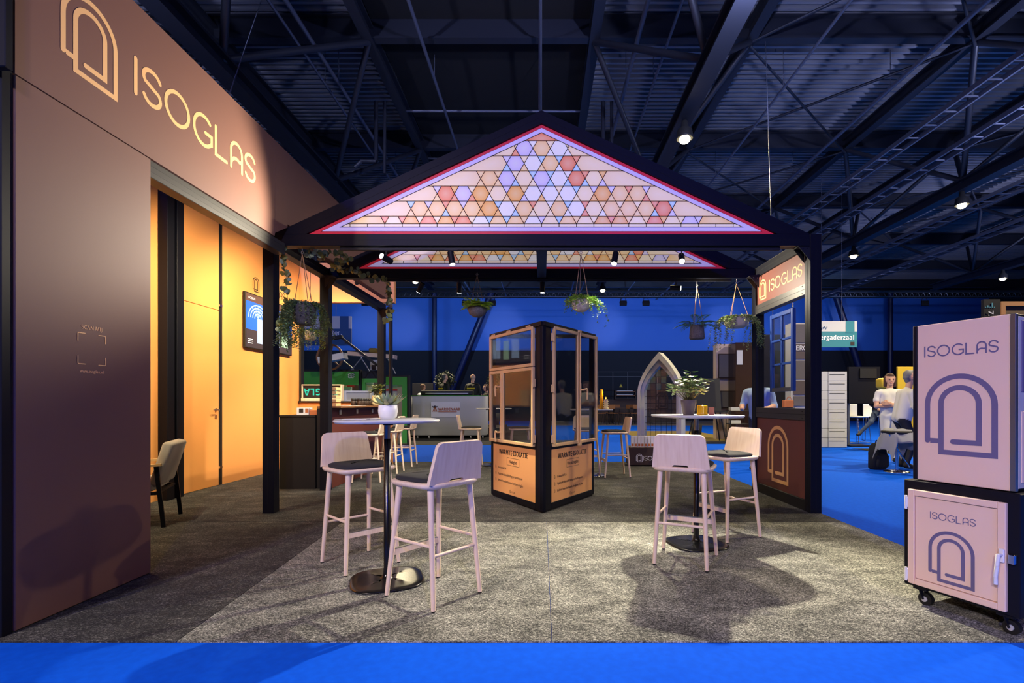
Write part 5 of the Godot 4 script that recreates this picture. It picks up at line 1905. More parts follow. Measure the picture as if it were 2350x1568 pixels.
	# succulent in the scalloped pot
	t = thing("potted_succulent", "spiky agave succulent in a blue-white pot on the bar table", "potted plant", Vector3(-1.03, 1.0905, -3.30))
	pot_body(t, [Vector2(0, 0), Vector2(0.042, 0), Vector2(0.058, 0.02), Vector2(0.064, 0.055), Vector2(0.06, 0.095), Vector2(0.054, 0.097), Vector2(0.054, 0.08)], M.white, 0.085, 0.055)
	for i in 34:
		var a := i * 2.4
		var el := 0.15 + 1.15 * (1.0 - i / 34.0)
		el = lerpf(1.25, 0.22, i / 34.0)
		var d := Vector3(cos(a) * cos(el), sin(el), sin(a) * cos(el))
		var l := lerpf(0.08, 0.15, i / 34.0)
		st = mb()
		var s := d.cross(Vector3.UP).normalized()
		var n := s.cross(d)
		var b := Vector3(0, 0.085, 0) + Vector3(d.x, 0, d.z) * 0.01
		st.set_color(tint(rgb(146, 160, 112), 0.12))
		var mid := b + d * l * 0.5
		var tip := b + d * l + Vector3.UP * l * 0.12
		for e in [-1.0, 1.0]:
			q4(st, b, mid - n * 0.005, mid + s * e * 0.017, b + s * e * 0.009)
			t3(st, mid - n * 0.005, tip, mid + s * e * 0.017)
			q4(st, b + n * 0.006, mid + n * 0.006, mid + s * e * 0.017, b + s * e * 0.009)
			t3(st, mid + n * 0.006, tip, mid + s * e * 0.017)
		obj("leaf", st, M.leaf, t)
	# green plant in a pale zigzag pot at the end of the bar
	t = thing("potted_plant", "leafy plant in a pale zigzag pot at the far end of the bar", "potted plant", Vector3(-2.82, 1.156, -8.45))
	pot_body(t, [Vector2(0, 0), Vector2(0.07, 0), Vector2(0.095, 0.04), Vector2(0.08, 0.07), Vector2(0.10, 0.11), Vector2(0.085, 0.14), Vector2(0.095, 0.17), Vector2(0.085, 0.17), Vector2(0.08, 0.14)], M.candle, 0.15, 0.08)
	bush(t, Vector3(0, 0.15, 0), 22, 0.12, 0.24, 0.10, rgb(96, 124, 70), rgb(160, 176, 120))
	# eucalyptus garland along the beams
	garland()

func fern(t: Node3D, o: Vector3, n: int, l0: float, l1: float, c: Color, lw: float) -> void:
	for i in n:
		var a := TAU * i / n * 2.4 + rnd(-0.2, 0.2)
		var st := mb()
		var l := rnd(l0, l1)
		var el := rnd(0.5, 1.35)
		var p := o + Vector3(cos(a), 0, sin(a)) * 0.03
		var steps := 12
		var v := Vector3(cos(a) * cos(el), sin(el), sin(a) * cos(el))
		for k in steps:
			var nq := p + v * l / steps
			v = (v + Vector3(cos(a) * 0.05, -0.11, sin(a) * 0.05)).normalized()
			var s := v.cross(Vector3.UP).normalized()
			var w := lw * sin(PI * (k + 1.0) / (steps + 1.0)) + 0.008
			for e in [-1.0, 1.0]:
				leaf_at(st, nq, s * e + v * 0.5, Vector3.UP, w, w * 0.36 + 0.006, tint(c, 0.2))
			st.set_color(tint(c, 0.05))
			t3(st, p - s * 0.002, nq, p + s * 0.002)
			p = nq
		obj("frond", st, M.leaf, t)

func bush(t: Node3D, o: Vector3, n: int, spread: float, h: float, ll: float, c: Color, c2: Color) -> void:
	var stems := mb()
	stems.set_color(rgb(90, 84, 40).srgb_to_linear())
	for i in n:
		var a := i * 2.4 + rnd(-0.3, 0.3)
		var k := sqrt((i + 0.5) / n)
		var tip := o + Vector3(cos(a) * spread * k, h * rnd(0.45, 1.0) * (1.15 - 0.45 * k), sin(a) * spread * k)
		cyl(stems, o + Vector3(cos(a), 0, sin(a)) * 0.012, tip, 0.0025, 0.0015, 5, false)
		for j in 4:
			var b := a + TAU * j / 4.0 + rnd(-0.4, 0.4)
			var st := mb()
			var d := Vector3(cos(b), rnd(-0.35, 0.45), sin(b))
			var p := o.lerp(tip, rnd(0.8, 1.0)) if j else tip
			var l := ll * rnd(0.7, 1.15)
			leaf_at(st, Vector3.ZERO, d, Vector3.UP, l, l * 0.52, tint(c2 if rng.randf() < 0.3 else c, 0.2))
			var lf := obj("leaf", st, M.leaf, t)
			lf.position = p
	obj("stems", stems, M.leaf, t)

func garland() -> void:
	var t := thing("eucalyptus_garland", "round-leaved eucalyptus garland draped along the beams and corner post", "garland")
	# three leaf shapes shared by all leaves
	var shapes := []
	for k in 3:
		var st := mb()
		var n := 9
		var w: float = [0.030, 0.026, 0.034][k]
		for i in n:
			var a := TAU * i / n
			var b := TAU * (i + 1) / n
			st.set_smooth_group(1)
			t3(st, Vector3(0, w * 0.9, 0.006), Vector3(cos(a) * w, w * 1.05 + sin(a) * w * 1.05, absf(cos(a)) * -0.004), Vector3(cos(b) * w, w * 1.05 + sin(b) * w * 1.05, absf(cos(b)) * -0.004))
		st.generate_normals()
		shapes.append(st.commit())
	var paths := [
		[at(652, 572, 5.36), at(648, 600, 5.33), at(655, 640, 5.31), at(658, 672, 5.31), at(662, 700, 5.31)],
		[at(690, 578, 5.5), at(730, 580, 5.55), at(775, 582, 5.7), at(800, 590, 5.9)],
		[at(800, 590, 5.9), at(765, 612, 6.3), at(790, 622, 6.5), at(815, 618, 6.55), at(830, 628, 6.6)],
		[at(830, 630, 6.62), at(860, 640, 6.62), at(885, 642, 6.62), at(893, 660, 6.62), at(890, 690, 6.62), at(893, 710, 6.62), at(882, 745, 6.62)],
		[at(642, 735, 5.31), at(648, 750, 5.31), at(646, 762, 5.31)],
	]
	var stem := mb()
	var ms := [M.eucalyptus, M.eucalyptus_pale, M.eucalyptus_olive]
	for pth in paths:
		tube(stem, pth, 0.003, 5)
		for i in pth.size() - 1:
			var a: Vector3 = pth[i]
			var b: Vector3 = pth[i + 1]
			var n := int(ceil(a.distance_to(b) / 0.016))
			for k in n:
				var p := a.lerp(b, float(k) / n) + Vector3(rnd(-0.02, 0.02), rnd(-0.02, 0.01), rnd(-0.02, 0.02))
				var bs := Basis.from_euler(Vector3(rnd(-0.9, 0.9), rnd(-1.2, 1.2), rnd(0, TAU))).scaled(Vector3.ONE * rnd(0.75, 1.15))
				put("leaf", shapes[rng.randi() % 3], ms[rng.randi() % 3], t, Transform3D(bs, p))
	obj("stem", stem, M.stem, t)

# ---------------------------------------------------------------- neighbouring stands behind
func flat_box(called: String, label: String, category: String, p0: Vector2, p1: Vector2, z: float, depth: float, m: Material, kind := "") -> Node3D:   # a box that fills that rectangle of the view at that distance
	var a := at(p0.x, p1.y, z)
	var b := at(p1.x, p0.y, z)
	var t := thing(called, label, category, Vector3((a.x + b.x) / 2, a.y, -z))
	var st := mb()
	b2(st, Vector3(a.x - t.position.x, 0, -depth), Vector3(b.x - t.position.x, b.y - a.y, 0), 0.004)
	obj("body", st, m, t)
	return t

func add_box(t: Node3D, called: String, p0: Vector2, p1: Vector2, z: float, depth: float, m: Material) -> MeshInstance3D:
	var a := at(p0.x, p1.y, z)
	var b := at(p1.x, p0.y, z)
	var st := mb()
	b2(st, Vector3(a.x, maxf(a.y, 0.004), -z - depth) - t.position, Vector3(b.x, b.y, -z) - t.position)
	return obj(called, st, m, t)

func castors(t: Node3D, spots: Array, r: float) -> void:
	for p in spots:
		var st := mb()
		cyl(st, p + Vector3(-0.02, r, 0), p + Vector3(0.02, r, 0), r, r, 14)
		cyl(st, p + Vector3(0, r, 0), p + Vector3(0, r * 2.2, 0), r * 0.3, r * 0.3, 8)
		obj("castor", st, M.grey_white, t)

func build_background() -> void:
	var st := mb()
	b2(st, Vector3(-14, 0, -25), Vector3(-0.3, 0.005, -14.0))
	tag(obj("black_carpet", st, M.near_black_carpet), "black carpet under the white counter on castors", "carpet")
	st = mb()
	b2(st, Vector3(0.5, 0, -32.9), Vector3(16, 0.005, -26.2))
	tag(obj("grey_flooring", st, M.grey_floor), "grey flooring under the cafe tables", "flooring")
	st = mb()
	b2(st, Vector3(3.3, 0, -21), Vector3(6.5, 0.005, -14.9))
	tag(obj("olive_carpet", st, M.olive_carpet), "olive yellow carpet under the black display table", "carpet")
	st = mb()
	b2(st, Vector3(3.3, 0, -14.9), Vector3(6.5, 0.05, -14.4))
	tag(obj("carpet_edge", st, M.black_matt), "black raised edge in front of the olive carpet", "edging")
	st = mb()
	b2(st, Vector3(8.2, 0, -13.0), Vector3(11.5, 0.004, -10.9))
	tag(obj("black_carpet", st, M.near_black_carpet), "black floor piece under the two people talking", "carpet")
	# green booth
	var z := 14.5
	var g := thing("green_booth", "green display wall with white sample windows behind the bar", "booth", Vector3(at(800, 925, z).x, 0, -z))
	add_box(g, "wall_frame", Vector2(690, 853), Vector2(825, 884), z, 0.12, M.green)
	add_box(g, "wall_frame", Vector2(690, 884), Vector2(764, 1018), z, 0.12, M.green)
	add_box(g, "edge_bar", Vector2(690, 848), Vector2(827, 853), z, 0.12, M.black_matt)
	add_box(g, "edge_bar", Vector2(823, 850), Vector2(828, 1018), z, 0.14, M.black_matt)
	add_box(g, "dark_fascia", Vector2(829, 851), Vector2(868, 869), z + 0.1, 0.12, M.hall_dark)
	add_box(g, "wall_frame", Vector2(829, 869), Vector2(838, 1018), z + 0.1, 0.1, M.green)
	add_box(g, "wall_frame", Vector2(838, 869), Vector2(868, 878), z + 0.1, 0.1, M.green)
	add_box(g, "inner_wall", Vector2(764, 884), Vector2(823, 1018), z + 0.8, 0.05, M.grey_floor)
	add_box(g, "inner_wall", Vector2(838, 878), Vector2(890, 1018), z + 0.9, 0.05, M.grey_floor)
	add_box(g, "red_stripe", Vector2(778, 883), Vector2(812, 889), z + 0.7, 0.03, M.red)
	lettering("lettering", "AGNL", 0.06, M.white, g, Transform3D(Basis(), at(789, 886, z + 0.69) - g.position + Vector3(0, 0, 0.01)), true)
	for w in [[777, 889, 808, 1000], [828, 877, 858, 1000], [792, 897, 855, 922]]:
		var f := Node3D.new()
		f.name = "sample_window"
		g.add_child(f, true)
		var zz: float = z + 0.55 if w[0] != 792 else z - 1.2
		var a := at(w[0], w[3], zz)
		var b := at(w[2], w[1], zz)
		var e := 0.05
		for r in [[a.x, a.y, a.x + e, b.y], [b.x - e, a.y, b.x, b.y], [a.x + e, a.y, b.x - e, a.y + e], [a.x + e, b.y - e, b.x - e, b.y]]:
			st = mb()
			b2(st, Vector3(r[0], maxf(r[1], 0.01), -zz) - g.position, Vector3(r[2], r[3], -zz + 0.05) - g.position)
			obj("frame_bar", st, M.white, f)
		st = mb()
		b2(st, Vector3(a.x + e, maxf(a.y + e, 0.02), -zz + 0.01) - g.position, Vector3(b.x - e, b.y - e, -zz + 0.02) - g.position)
		obj("infill", st, M.grey_white, f)
	st = mb()
	var em := at(806, 863, z - 0.01) - g.position
	for k in 4:
		ribbon(st, arc2(Vector2((k % 2) * 0.08 - 0.04, 0.03 - (k >> 1) * 0.06), 0.05, 0.03, 0, 300, 8), 0.012, Transform3D(Basis(), em))
	obj("emblem", st, M.white, g)
	var g2 := thing("green_booth", "second green frame with red and white poster beside the white counter", "booth", Vector3(at(912, 925, 14.2).x, 0, -14.2))
	add_box(g2, "wall_frame", Vector2(884, 865), Vector2(935, 884), 14.2, 0.12, M.green)
	add_box(g2, "wall_frame", Vector2(923, 884), Vector2(935, 1018), 14.2, 0.12, M.green)
	add_box(g2, "edge_bar", Vector2(934, 861), Vector2(939, 1020), 14.2, 0.14, M.black_matt)
	add_box(g2, "edge_bar", Vector2(884, 861), Vector2(934, 865), 14.2, 0.14, M.black_matt)
	add_box(g2, "poster", Vector2(876, 884), Vector2(923, 1005), 14.5, 0.03, M.grey_white)
	add_box(g2, "red_stripe", Vector2(876, 893), Vector2(914, 897), 14.46, 0.02, M.red)
	add_box(g2, "poster_strip", Vector2(912, 884), Vector2(923, 985), 14.44, 0.02, M.tan)
	# awning machinery above the green booth
	var aw := thing("folding_awning", "black folding awning linkage over the green booth", "awning", at(785, 775, 13.6))
	st = mb()
	var o := aw.position
	bar(st, at(735, 781, 13.6) - o, at(786, 773, 13.6) - o, 0.12, 0.09)
	bar(st, at(782, 774, 13.6) - o, at(870, 842, 13.6) - o, 0.05, 0.06)
	obj("arm", st, M.black_matt, aw)
	for s in [[at(828, 823, 13.8), at(806, 850, 13.8)], [at(828, 820, 13.8), at(848, 852, 13.8)], [at(885, 815, 13.8), at(908, 858, 13.8)], [at(786, 826, 13.8), at(812, 848, 13.8)]]:
		st = mb()
		cyl(st, s[0] - o, s[1] - o, 0.018, 0.018, 6)
		obj("strut", st, M.steel, aw)
	var cb := thing("awning_cassette", "long pale awning cassette above the green booth", "awning", at(855, 816, 13.9))
	st = mb()
	bar(st, at(802, 812, 13.9) - cb.position, at(908, 820, 13.9) - cb.position, 0.3, 0.11)
	obj("cassette", st, M.tan, cb)
	cb = thing("awning_cassette", "short white awning cassette behind the bar post", "awning", at(765, 822, 13.2))
	st = mb()
	bar(st, at(735, 828, 13.2) - cb.position, at(793, 817, 13.2) - cb.position, 0.3, 0.16)
	obj("cassette", st, M.grey_white, cb)
	st = mb()
	cyl(st, Vector3(-0.2, 0, 0), Vector3(-0.2, 0.01 - cb.position.y, 0), 0.03)
	obj("support_post", st, M.black_matt, cb)
	cb = thing("stone_block", "mossy pale block lying on the long awning cassette", "block", at(857, 806, 13.9))
	st = mb()
	bx(st, Vector3(0, 0.02, 0), Vector3(0.22, 0.12, 0.15), 0.02)
	obj("block", st, M.olive_carpet, cb)
	var wl := thing("wooden_hoop", "brown wooden hoop with spokes above the green booth, partly hidden by the bar post", "hoop", at(757, 820, 14.0))
	st = mb()
	for i in 28:
		var a0 := TAU * i / 28.0
		var a1 := TAU * (i + 1) / 28.0
		bar(st, Vector3(cos(a0), sin(a0), 0) * 0.36, Vector3(cos(a1), sin(a1), 0) * 0.36, 0.05, 0.05, Vector3.BACK)
	obj("rim", st, M.wood_brown, wl)
	for i in 3:
		st = mb()
		var a0 := PI * i / 3.0 + 0.3
		bar(st, Vector3(cos(a0), sin(a0), 0) * 0.34, Vector3(cos(a0), sin(a0), 0) * -0.34, 0.035, 0.035, Vector3.BACK)
		obj("spoke", st, M.wood_brown, wl)
	var ps := flat_box("poster_panel", "grey poster panel with dark print above the green booth", "poster", Vector2(849, 826), Vector2(868, 850), 14.6, 0.03, M.grey_white)
	add_box(ps, "print", Vector2(853, 838), Vector2(862, 849), 14.57, 0.02, M.ink)
	# white counter on castors
	var wc := thing("white_counter", "white rounded counter on castors with orange company lettering", "counter", Vector3(at(1028, 925, 16.5).x, 0.006, -16.5))
	var hw := 88.0 * 16.5 / F
	st = mb()
	var pl := squircle(hw * 2, 0.8, 7.0, 48)
	slab(st, pl, [[0.10, 0.02], [0.12, 0.0], [1.42, 0.0], [1.43, 0.02]], Transform3D(Basis(), Vector3(0, 0, -0.4)))
	obj("body", st, M.grey_white, wc)
	st = mb()
	slab(st, pl, [[1.431, 0.0], [1.45, 0.0]], Transform3D(Basis(), Vector3(0, 0, -0.4)))
	obj("green_top", st, M.green, wc)
	add_box(wc, "sign_plate", Vector2(989, 923), Vector2(1055, 958), 16.48, 0.02, M.white)
	lettering("lettering", "WARDENAAR", 0.085, M.copper, wc, Transform3D(Basis(), at(1031, 939.5, 16.46) - wc.position), true)
	st = mb()
	bx(st, at(1027, 945.5, 16.46) - wc.position, Vector3(0.62, 0.02, 0.004))
	obj("print_line", st, M.copper, wc)
	st = mb()
	var c0 := at(998, 939, 16.46) - wc.position
	for s in [-1, 0, 1]:
		ribbon(st, [Vector2(s * 0.07, -0.09), Vector2(s * 0.025, 0.02), Vector2(s * 0.012, 0.07)], 0.022, Transform3D(Basis(), c0), false)
	obj("emblem", st, M.copper, wc)
	st = mb()
	ribbon(st, [Vector2(-0.08, 0.09), Vector2(-0.03, 0.05), Vector2(0, 0.10), Vector2(0.03, 0.05), Vector2(0.08, 0.09)], 0.03, Transform3D(Basis(), c0), false)
	obj("emblem", st, M.ink, wc)
	castors(wc, [Vector3(-1.05, 0, -0.15), Vector3(-0.65, 0, -0.1), Vector3(0.75, 0, -0.1), Vector3(1.15, 0, -0.15)], 0.045)
	var sb := thing("scanner_bar", "long black printer lying on the white counter", "printer", at(1025, 907.3, 16.8))
	st = mb()
	b2(st, Vector3(-0.86, 0, -0.25), Vector3(0.9, 0.16, 0.1), 0.02)
	obj("casing", st, M.black_matt, sb)
	st = mb()
	b2(st, Vector3(-0.7, 0.05, 0.1), Vector3(0.75, 0.075, 0.11))
	obj("slot", st, M.steel, sb)
	st = mb()
	b2(st, Vector3(-5.2, 0.006, -19.9), Vector3(-1.4, 0.33, -17.32))
	tag(obj("podium", st, M.near_black_carpet), "low black podium behind the white counter carrying the two men", "podium")
	# plants behind the counter
	for e in [[1022, 18.5, "bushy dark plant behind the men at the white counter", 0.34], [1136, 19.4, "dark plant behind the woman at the white counter", 0.3], [1598, 17.2, "dark leafy plant above the leaning black picture", 0.36]]:
		var pp := thing("background_plant", e[2], "plant", Vector3(at(e[0], 0, e[1]).x, 0.3365 if e[0] < 1300 else 0.0065, -e[1]))
		st = mb()
		lathe(st, [Vector2(0, 0), Vector2(0.16, 0), Vector2(0.2, 0.45), Vector2(0.18, 0.45), Vector2(0, 0.42)], 14)
		cyl(st, Vector3(0, 0.4, 0), Vector3(0, 1.7, 0), 0.02)
		obj("pot", st, M.hall_dark, pp)
		st = mb()
		for i in 1100:
			var v := Vector3(rnd(-1, 1), rnd(-1, 1), rnd(-1, 1))
			if v.length() > 1:
				continue
			leaf_at(st, Vector3(0, 1.7, 0) + v * Vector3(e[3] * 1.2, e[3], e[3]), Vector3(rnd(-1, 1), rnd(-1, 1), rnd(-1, 1)), Vector3.UP, 0.11, 0.05, tint(rgb(48, 60, 42)))
		obj("foliage", st, M.leaf, pp, "stuff")
	flat_box("light_panel_wall", "low glass screen behind the person in the white shirt", "screen wall", Vector2(946, 880), Vector2(994, 992), 20.3, 0.04, M.hall_dark)
	# hanging signs of the fair
	for e in [["sign_left", 690, 806, 726, 793, 15.0, 757, 798], ["sign_right", 1850, 1967, 737, 797, 15.5, 1860, 1959]]:
		var lft: bool = e[0] == "sign_left"
		var zz: float = e[5]
		var s := thing("hanging_sign", "grey-blue hanging direction sign behind the bar" if lft else "teal hanging direction sign for a meeting room", "sign", at((e[1] + e[2]) / 2.0, e[4], zz))
		var ym: float = (e[3] + e[4]) / 2.0 - (5.0 if lft else 6.0)
		add_box(s, "upper_field", Vector2(e[1], e[3]), Vector2(e[2], ym), zz, 0.05, M.grey_white)
		add_box(s, "lower_field", Vector2(e[1], ym), Vector2(e[2], e[4]), zz, 0.05, M.sign_blue if lft else M.teal)
		add_box(s, "colour_block", Vector2(e[2] - 26, e[3]), Vector2(e[2] - 6, ym + 3), zz - 0.01, 0.005, M.sign_blue if lft else M.teal)
		add_box(s, "badge", Vector2(e[2] - 15, e[4] - 12), Vector2(e[2] - 6, e[4] - 4), zz - 0.01, 0.005, M.ink)
		if lft:
			lettering("lettering", "ktheater", 0.14, M.white, s, Transform3D(Basis(), at(781, 764, zz - 0.012) - s.position), false, HORIZONTAL_ALIGNMENT_RIGHT)
			lettering("lettering", "d Erfgoed", 0.14, M.white, s, Transform3D(Basis(), at(786, 773, zz - 0.012) - s.position), true, HORIZONTAL_ALIGNMENT_RIGHT)
		else:
			lettering("lettering", "Vergaderzaal", 0.135, M.white, s, Transform3D(Basis(), at(1961, 775, zz - 0.012) - s.position), true, HORIZONTAL_ALIGNMENT_RIGHT)
			st = mb()
			for i in 5:
				bx(st, at(1886 + i * 3, 755 - [0, 2, 4, 1, 3][i], zz - 0.012) - s.position, Vector3(0.02, 0.06, 0.004))
			obj("sign_mark", st, M.sign_blue, s)
		st = mb()
		for k in [0.3, 0.7]:
			var tp := at(lerpf(e[1], e[2], k), e[3], zz) - s.position
			cyl(st, tp, tp + Vector3(0, 8.945 - s.position.y - tp.y, 0), 0.006, 0.006, 5)
		obj("wire", st, M.pipe, s)
	# cafe corner
	flat_box("cafe_bar", "long dark cafe bar behind the chairs and tables", "bar", Vector2(1372, 917), Vector2(1560, 968.4), 31.0, 0.6, M.dark_wood)
	var sh := flat_box("cafe_shelf", "small wooden shelf with white dishes on the cafe bar", "shelf", Vector2(1411, 915), Vector2(1460, 917), 30.8, 0.4, M.dark_wood)
	for y in [898, 907]:
		add_box(sh, "shelf_board", Vector2(1411, y), Vector2(1460, y + 2), 30.8, 0.4, M.wood_brown)
		add_box(sh, "dishes", Vector2(1416, y - 2), Vector2(1452, y), 30.8, 0.3, M.grey_white)
	for x in [1411, 1458]:
		add_box(sh, "upright", Vector2(x, 896), Vector2(x + 2, 915), 30.8, 0.4, M.dark_wood)
	var ws := thing("warning_sign", "small yellow warning triangle on the dark wall above the cafe bar", "sign", at(1425, 889, 32.99))
	st = mb()
	prism(st, PackedVector2Array([Vector2(-0.12, 0), Vector2(0.12, 0), Vector2(0, 0.22)]), 0.02)
	obj("triangle", st, M.yellow, ws)
	var rl := thing("hanging_shelf", "hanging rack with small plants over the cafe bar", "rack", at(1470, 862, 31.2))
	for y in [853.0, 864.0]:
		add_box(rl, "rack_bar", Vector2(1368, y), Vector2(1580, y + 1), 31.2, 0.05, M.grey_floor)
	for i in 7:
		add_box(rl, "rack_post", Vector2(1372 + i * 34, 853), Vector2(1373 + i * 34, 917), 31.2, 0.05, M.grey_floor)
	for i in 3:
		var cx: float = [1380.0, 1426.0, 1474.0][i]
		var zc: float = [27.6, 28.2, 27.4][i]
		var tb := thing("cafe_table", "dark cafe table with thin legs in the cafe corner", "table", Vector3(at(cx, 0, zc).x, 0.0065, -zc), 0.0, "cafe tables")
		st = mb()
		bx(st, Vector3(0, 0.9, 0), Vector3(1.2, 0.04, 0.7))
		obj("table_top", st, M.dark_wood, tb)
		for s in [-1, 1]:
			for f in [-1, 1]:
				st = mb()
				cyl(st, Vector3(s * 0.5, 0, f * 0.28), Vector3(s * 0.4, 0.9, f * 0.2), 0.018, 0.018, 6)
				obj("leg", st, M.black_matt, tb)
	var chair: Node3D = null
	for i in 9:
		var cx: float = [1378, 1392, 1407, 1418, 1433, 1446, 1459, 1470, 1400][i]
		var zc: float = [26.7, 28.9, 26.9, 28.6, 27.0, 29.0, 26.6, 28.4, 30.0][i]
		var p := Vector3(at(cx, 0, zc).x, 0.0065, -zc)
		var turn := rnd(-2.6, 2.6)
		if chair == null:
			chair = thing("cafe_chair", "brown wooden cafe chair with thin splayed legs at the cafe tables", "chair", p, turn, "cafe chairs")
			st = mb()
			bx(st, Vector3(0, 0.62, 0), Vector3(0.44, 0.03, 0.42), 0.01)
			obj("seat", st, M.wood_brown, chair)
			st = mb()
			bx(st, Vector3(0, 0.98, -0.22), Vector3(0.42, 0.22, 0.025), 0.01)
			obj("backrest", st, M.wood_brown, chair)
			for s in [-1, 1]:
				for f in [-1, 1]:
					st = mb()
					cyl(st, Vector3(s * 0.24, 0, f * 0.24), Vector3(s * 0.16, 0.62, f * 0.15), 0.014, 0.014, 6)
					obj("leg", st, M.black_matt, chair)
				st = mb()
				cyl(st, Vector3(s * 0.16, 0.62, -0.17), Vector3(s * 0.17, 0.95, -0.22), 0.012, 0.012, 6)
				obj("back_post", st, M.black_matt, chair)
		else:
			copy(chair, p, turn, "brown wooden cafe chair with thin splayed legs at the cafe tables", "cafe chairs")
	# cream booth wall with frames, brown pillar, display table
	var cw := flat_box("booth_wall", "cream booth wall with two framed boards beside the brown pillar", "wall panel", Vector2(1644, 790), Vector2(1690, 1013), 16.3, 0.3, M.tan)
	for e in [[1651, 814, 1684, 866], [1650, 899, 1680, 935]]:
		add_box(cw, "board_frame", Vector2(e[0] - 2, e[1] - 2), Vector2(e[2] + 2, e[3] + 2), 16.25, 0.05, M.dark_wood)
		add_box(cw, "board", Vector2(e[0], e[1]), Vector2(e[2], e[3]), 16.22, 0.03, M.grey_floor)
		add_box(cw, "ledge", Vector2(e[0] - 4, e[3] + 2), Vector2(e[2] + 4, e[3] + 4), 16.2, 0.1, M.dark_wood)
	var gp := mat("gloss_brown", rgb(60, 44, 36), 0.12)
	var pr := flat_box("booth_pillar", "glossy dark brown booth pillar behind the ivy bowl", "pillar", Vector2(1688, 786), Vector2(1728, 1015), 15.6, 0.6, gp)
	add_box(pr, "white_panel", Vector2(1691, 804), Vector2(1704, 837), 15.58, 0.01, M.grey_white)
	var dt := thing("display_table", "black table with splayed legs and a leaning black picture", "table", Vector3(at(1622, 0, 15.4).x, 0.009, -15.4))
	st = mb()
	bx(st, Vector3(0, 0.92, 0), Vector3(1.1, 0.05, 0.6))
	obj("table_top", st, M.black_matt, dt)
	for s in [-1, 1]:
		for f in [-1, 1]:
			st = mb()
			cyl(st, Vector3(s * 0.5, 0, f * 0.28), Vector3(s * 0.34, 0.9, f * 0.2), 0.022, 0.022, 8)
			obj("leg", st, M.black_matt, dt)
	var pc := thing("leaning_picture", "black framed dark picture leaning on the black display table", "picture", Vector3(at(1618, 0, 15.5).x, 0.958, -15.35))
	for e in [[-0.46, 0.46, 0.0, 1.02, 0.05, M.black_matt, "frame"], [-0.36, 0.30, 0.1, 0.9, 0.058, M.hall_dark, "picture_face"]]:
		st = mb()
		b2(st, Vector3(e[0], e[2], -0.05), Vector3(e[1], e[3], e[4] - 0.05))
		var q := obj(e[6], st, e[5], pc)
		q.rotation.x = -0.15
	var ct := thing("metal_cart", "thin metal shelf cart with boxes in front of the brown pillar", "cart", Vector3(at(1692, 0, 15.2).x, 0.0065, -15.2))
	for s in [-1, 1]:
		for f in [-1, 1]:
			st = mb()
			bx(st, Vector3(s * 0.28, 0.48, f * 0.18), Vector3(0.02, 0.96, 0.02))
			obj("upright", st, M.black_matt, ct)
	for y in [0.15, 0.55, 0.95]:
		st = mb()
		bx(st, Vector3(0, y, 0), Vector3(0.58, 0.02, 0.38))
		obj("shelf", st, M.black_matt, ct)
		st = mb()
		bx(st, Vector3(-0.08, y + 0.06, 0), Vector3(0.3, 0.1, 0.2))
		obj("box", st, M.grey_white if y > 0.5 else M.olive_carpet, ct)
	# printed column seen through the hanging window
	var fc := flat_box("printed_column", "white display column with grey printed panels seen through the hanging window", "display column", Vector2(1815, 742), Vector2(1880, 1040), 10.6, 0.25, M.grey_white)
	for e in [[744, 786, M.grey_floor], [790, 806, M.clay_pot], [807, 824, M.clay_pot], [828, 870, M.grey_floor], [874, 906, M.clay_pot], [910, 932, M.grey_floor]]:
		add_box(fc, "printed_panel", Vector2(1822, e[0]), Vector2(1878, e[1]), 10.58, 0.02, e[2])
	lettering("lettering", "FERO", 0.10, M.white, fc, Transform3D(Basis(), at(1836, 799, 10.57) - fc.position))
	flat_box("dark_partition", "dark brown partition behind the person in the pale blue shirt", "partition", Vector2(1752, 768), Vector2(1814, 1040), 11.2, 0.1, M.hall_dark)
	var bg := thing("paper_bag", "small paper bag seen low through the hanging window", "bag", at(1808, 936, 10.3))
	st = mb()
	bx(st, Vector3(0, 0.08, 0), Vector3(0.2, 0.16, 0.1), 0.01)
	obj("bag_body", st, M.copper, bg)
	st = mb()
	tube(st, [Vector3(-0.05, 0.16, 0.05), Vector3(-0.03, 0.22, 0.05), Vector3(0.03, 0.22, 0.05), Vector3(0.05, 0.16, 0.05)], 0.006, 5)
	obj("bag_handle", st, M.copper, bg)
	var bt := flat_box("bag_ledge", "narrow ledge under the small paper bag", "ledge", Vector2(1790, 936), Vector2(1825, 1052), 10.3, 0.2, M.hall_dark)
	# white drawer tower, screen back, stools on the right
	var z3 := 13.2
	var dw := thing("drawer_tower", "tall white locker tower with dark slots beside the screen's back", "locker", Vector3(at(1917, 0, z3).x, 0, -z3 - 0.3))
	st = mb()
	b2(st, Vector3(-0.62, 0, -0.3), Vector3(0.31, 2.04, 0.29), 0.004)
	obj("carcass", st, M.hall_dark, dw)
	for i in 8:
		st = mb()
		b2(st, Vector3(-0.19, 0.01 + i * 0.255, 0.29), Vector3(0.31, 0.255 + i * 0.255, 0.305), 0.003)
		var dd := obj("drawer", st, M.grey_white, dw)
		st = mb()
		b2(st, Vector3(-0.16, 0.17 + i * 0.255, 0.3055), Vector3(0.25, 0.185 + i * 0.255, 0.308))
		obj("slot", st, M.groove, dd)
		st = mb()
		b2(st, Vector3(-0.62, 0.01 + i * 0.255, 0.29), Vector3(-0.2, 0.255 + i * 0.255, 0.30), 0.003)
		obj("drawer", st, M.grey_white, dw)
	var tvb := thing("screen_back", "large black screen seen from behind on a floor stand", "screen", Vector3(at(1980, 0, 13.6).x, 0, -13.6))
	add_box(tvb, "casing", Vector2(1948, 842), Vector2(2020, 926), 13.6, 0.08, M.black_metal)
	add_box(tvb, "back_cover", Vector2(1974, 846), Vector2(2012, 868), 13.56, 0.04, M.black_matt)
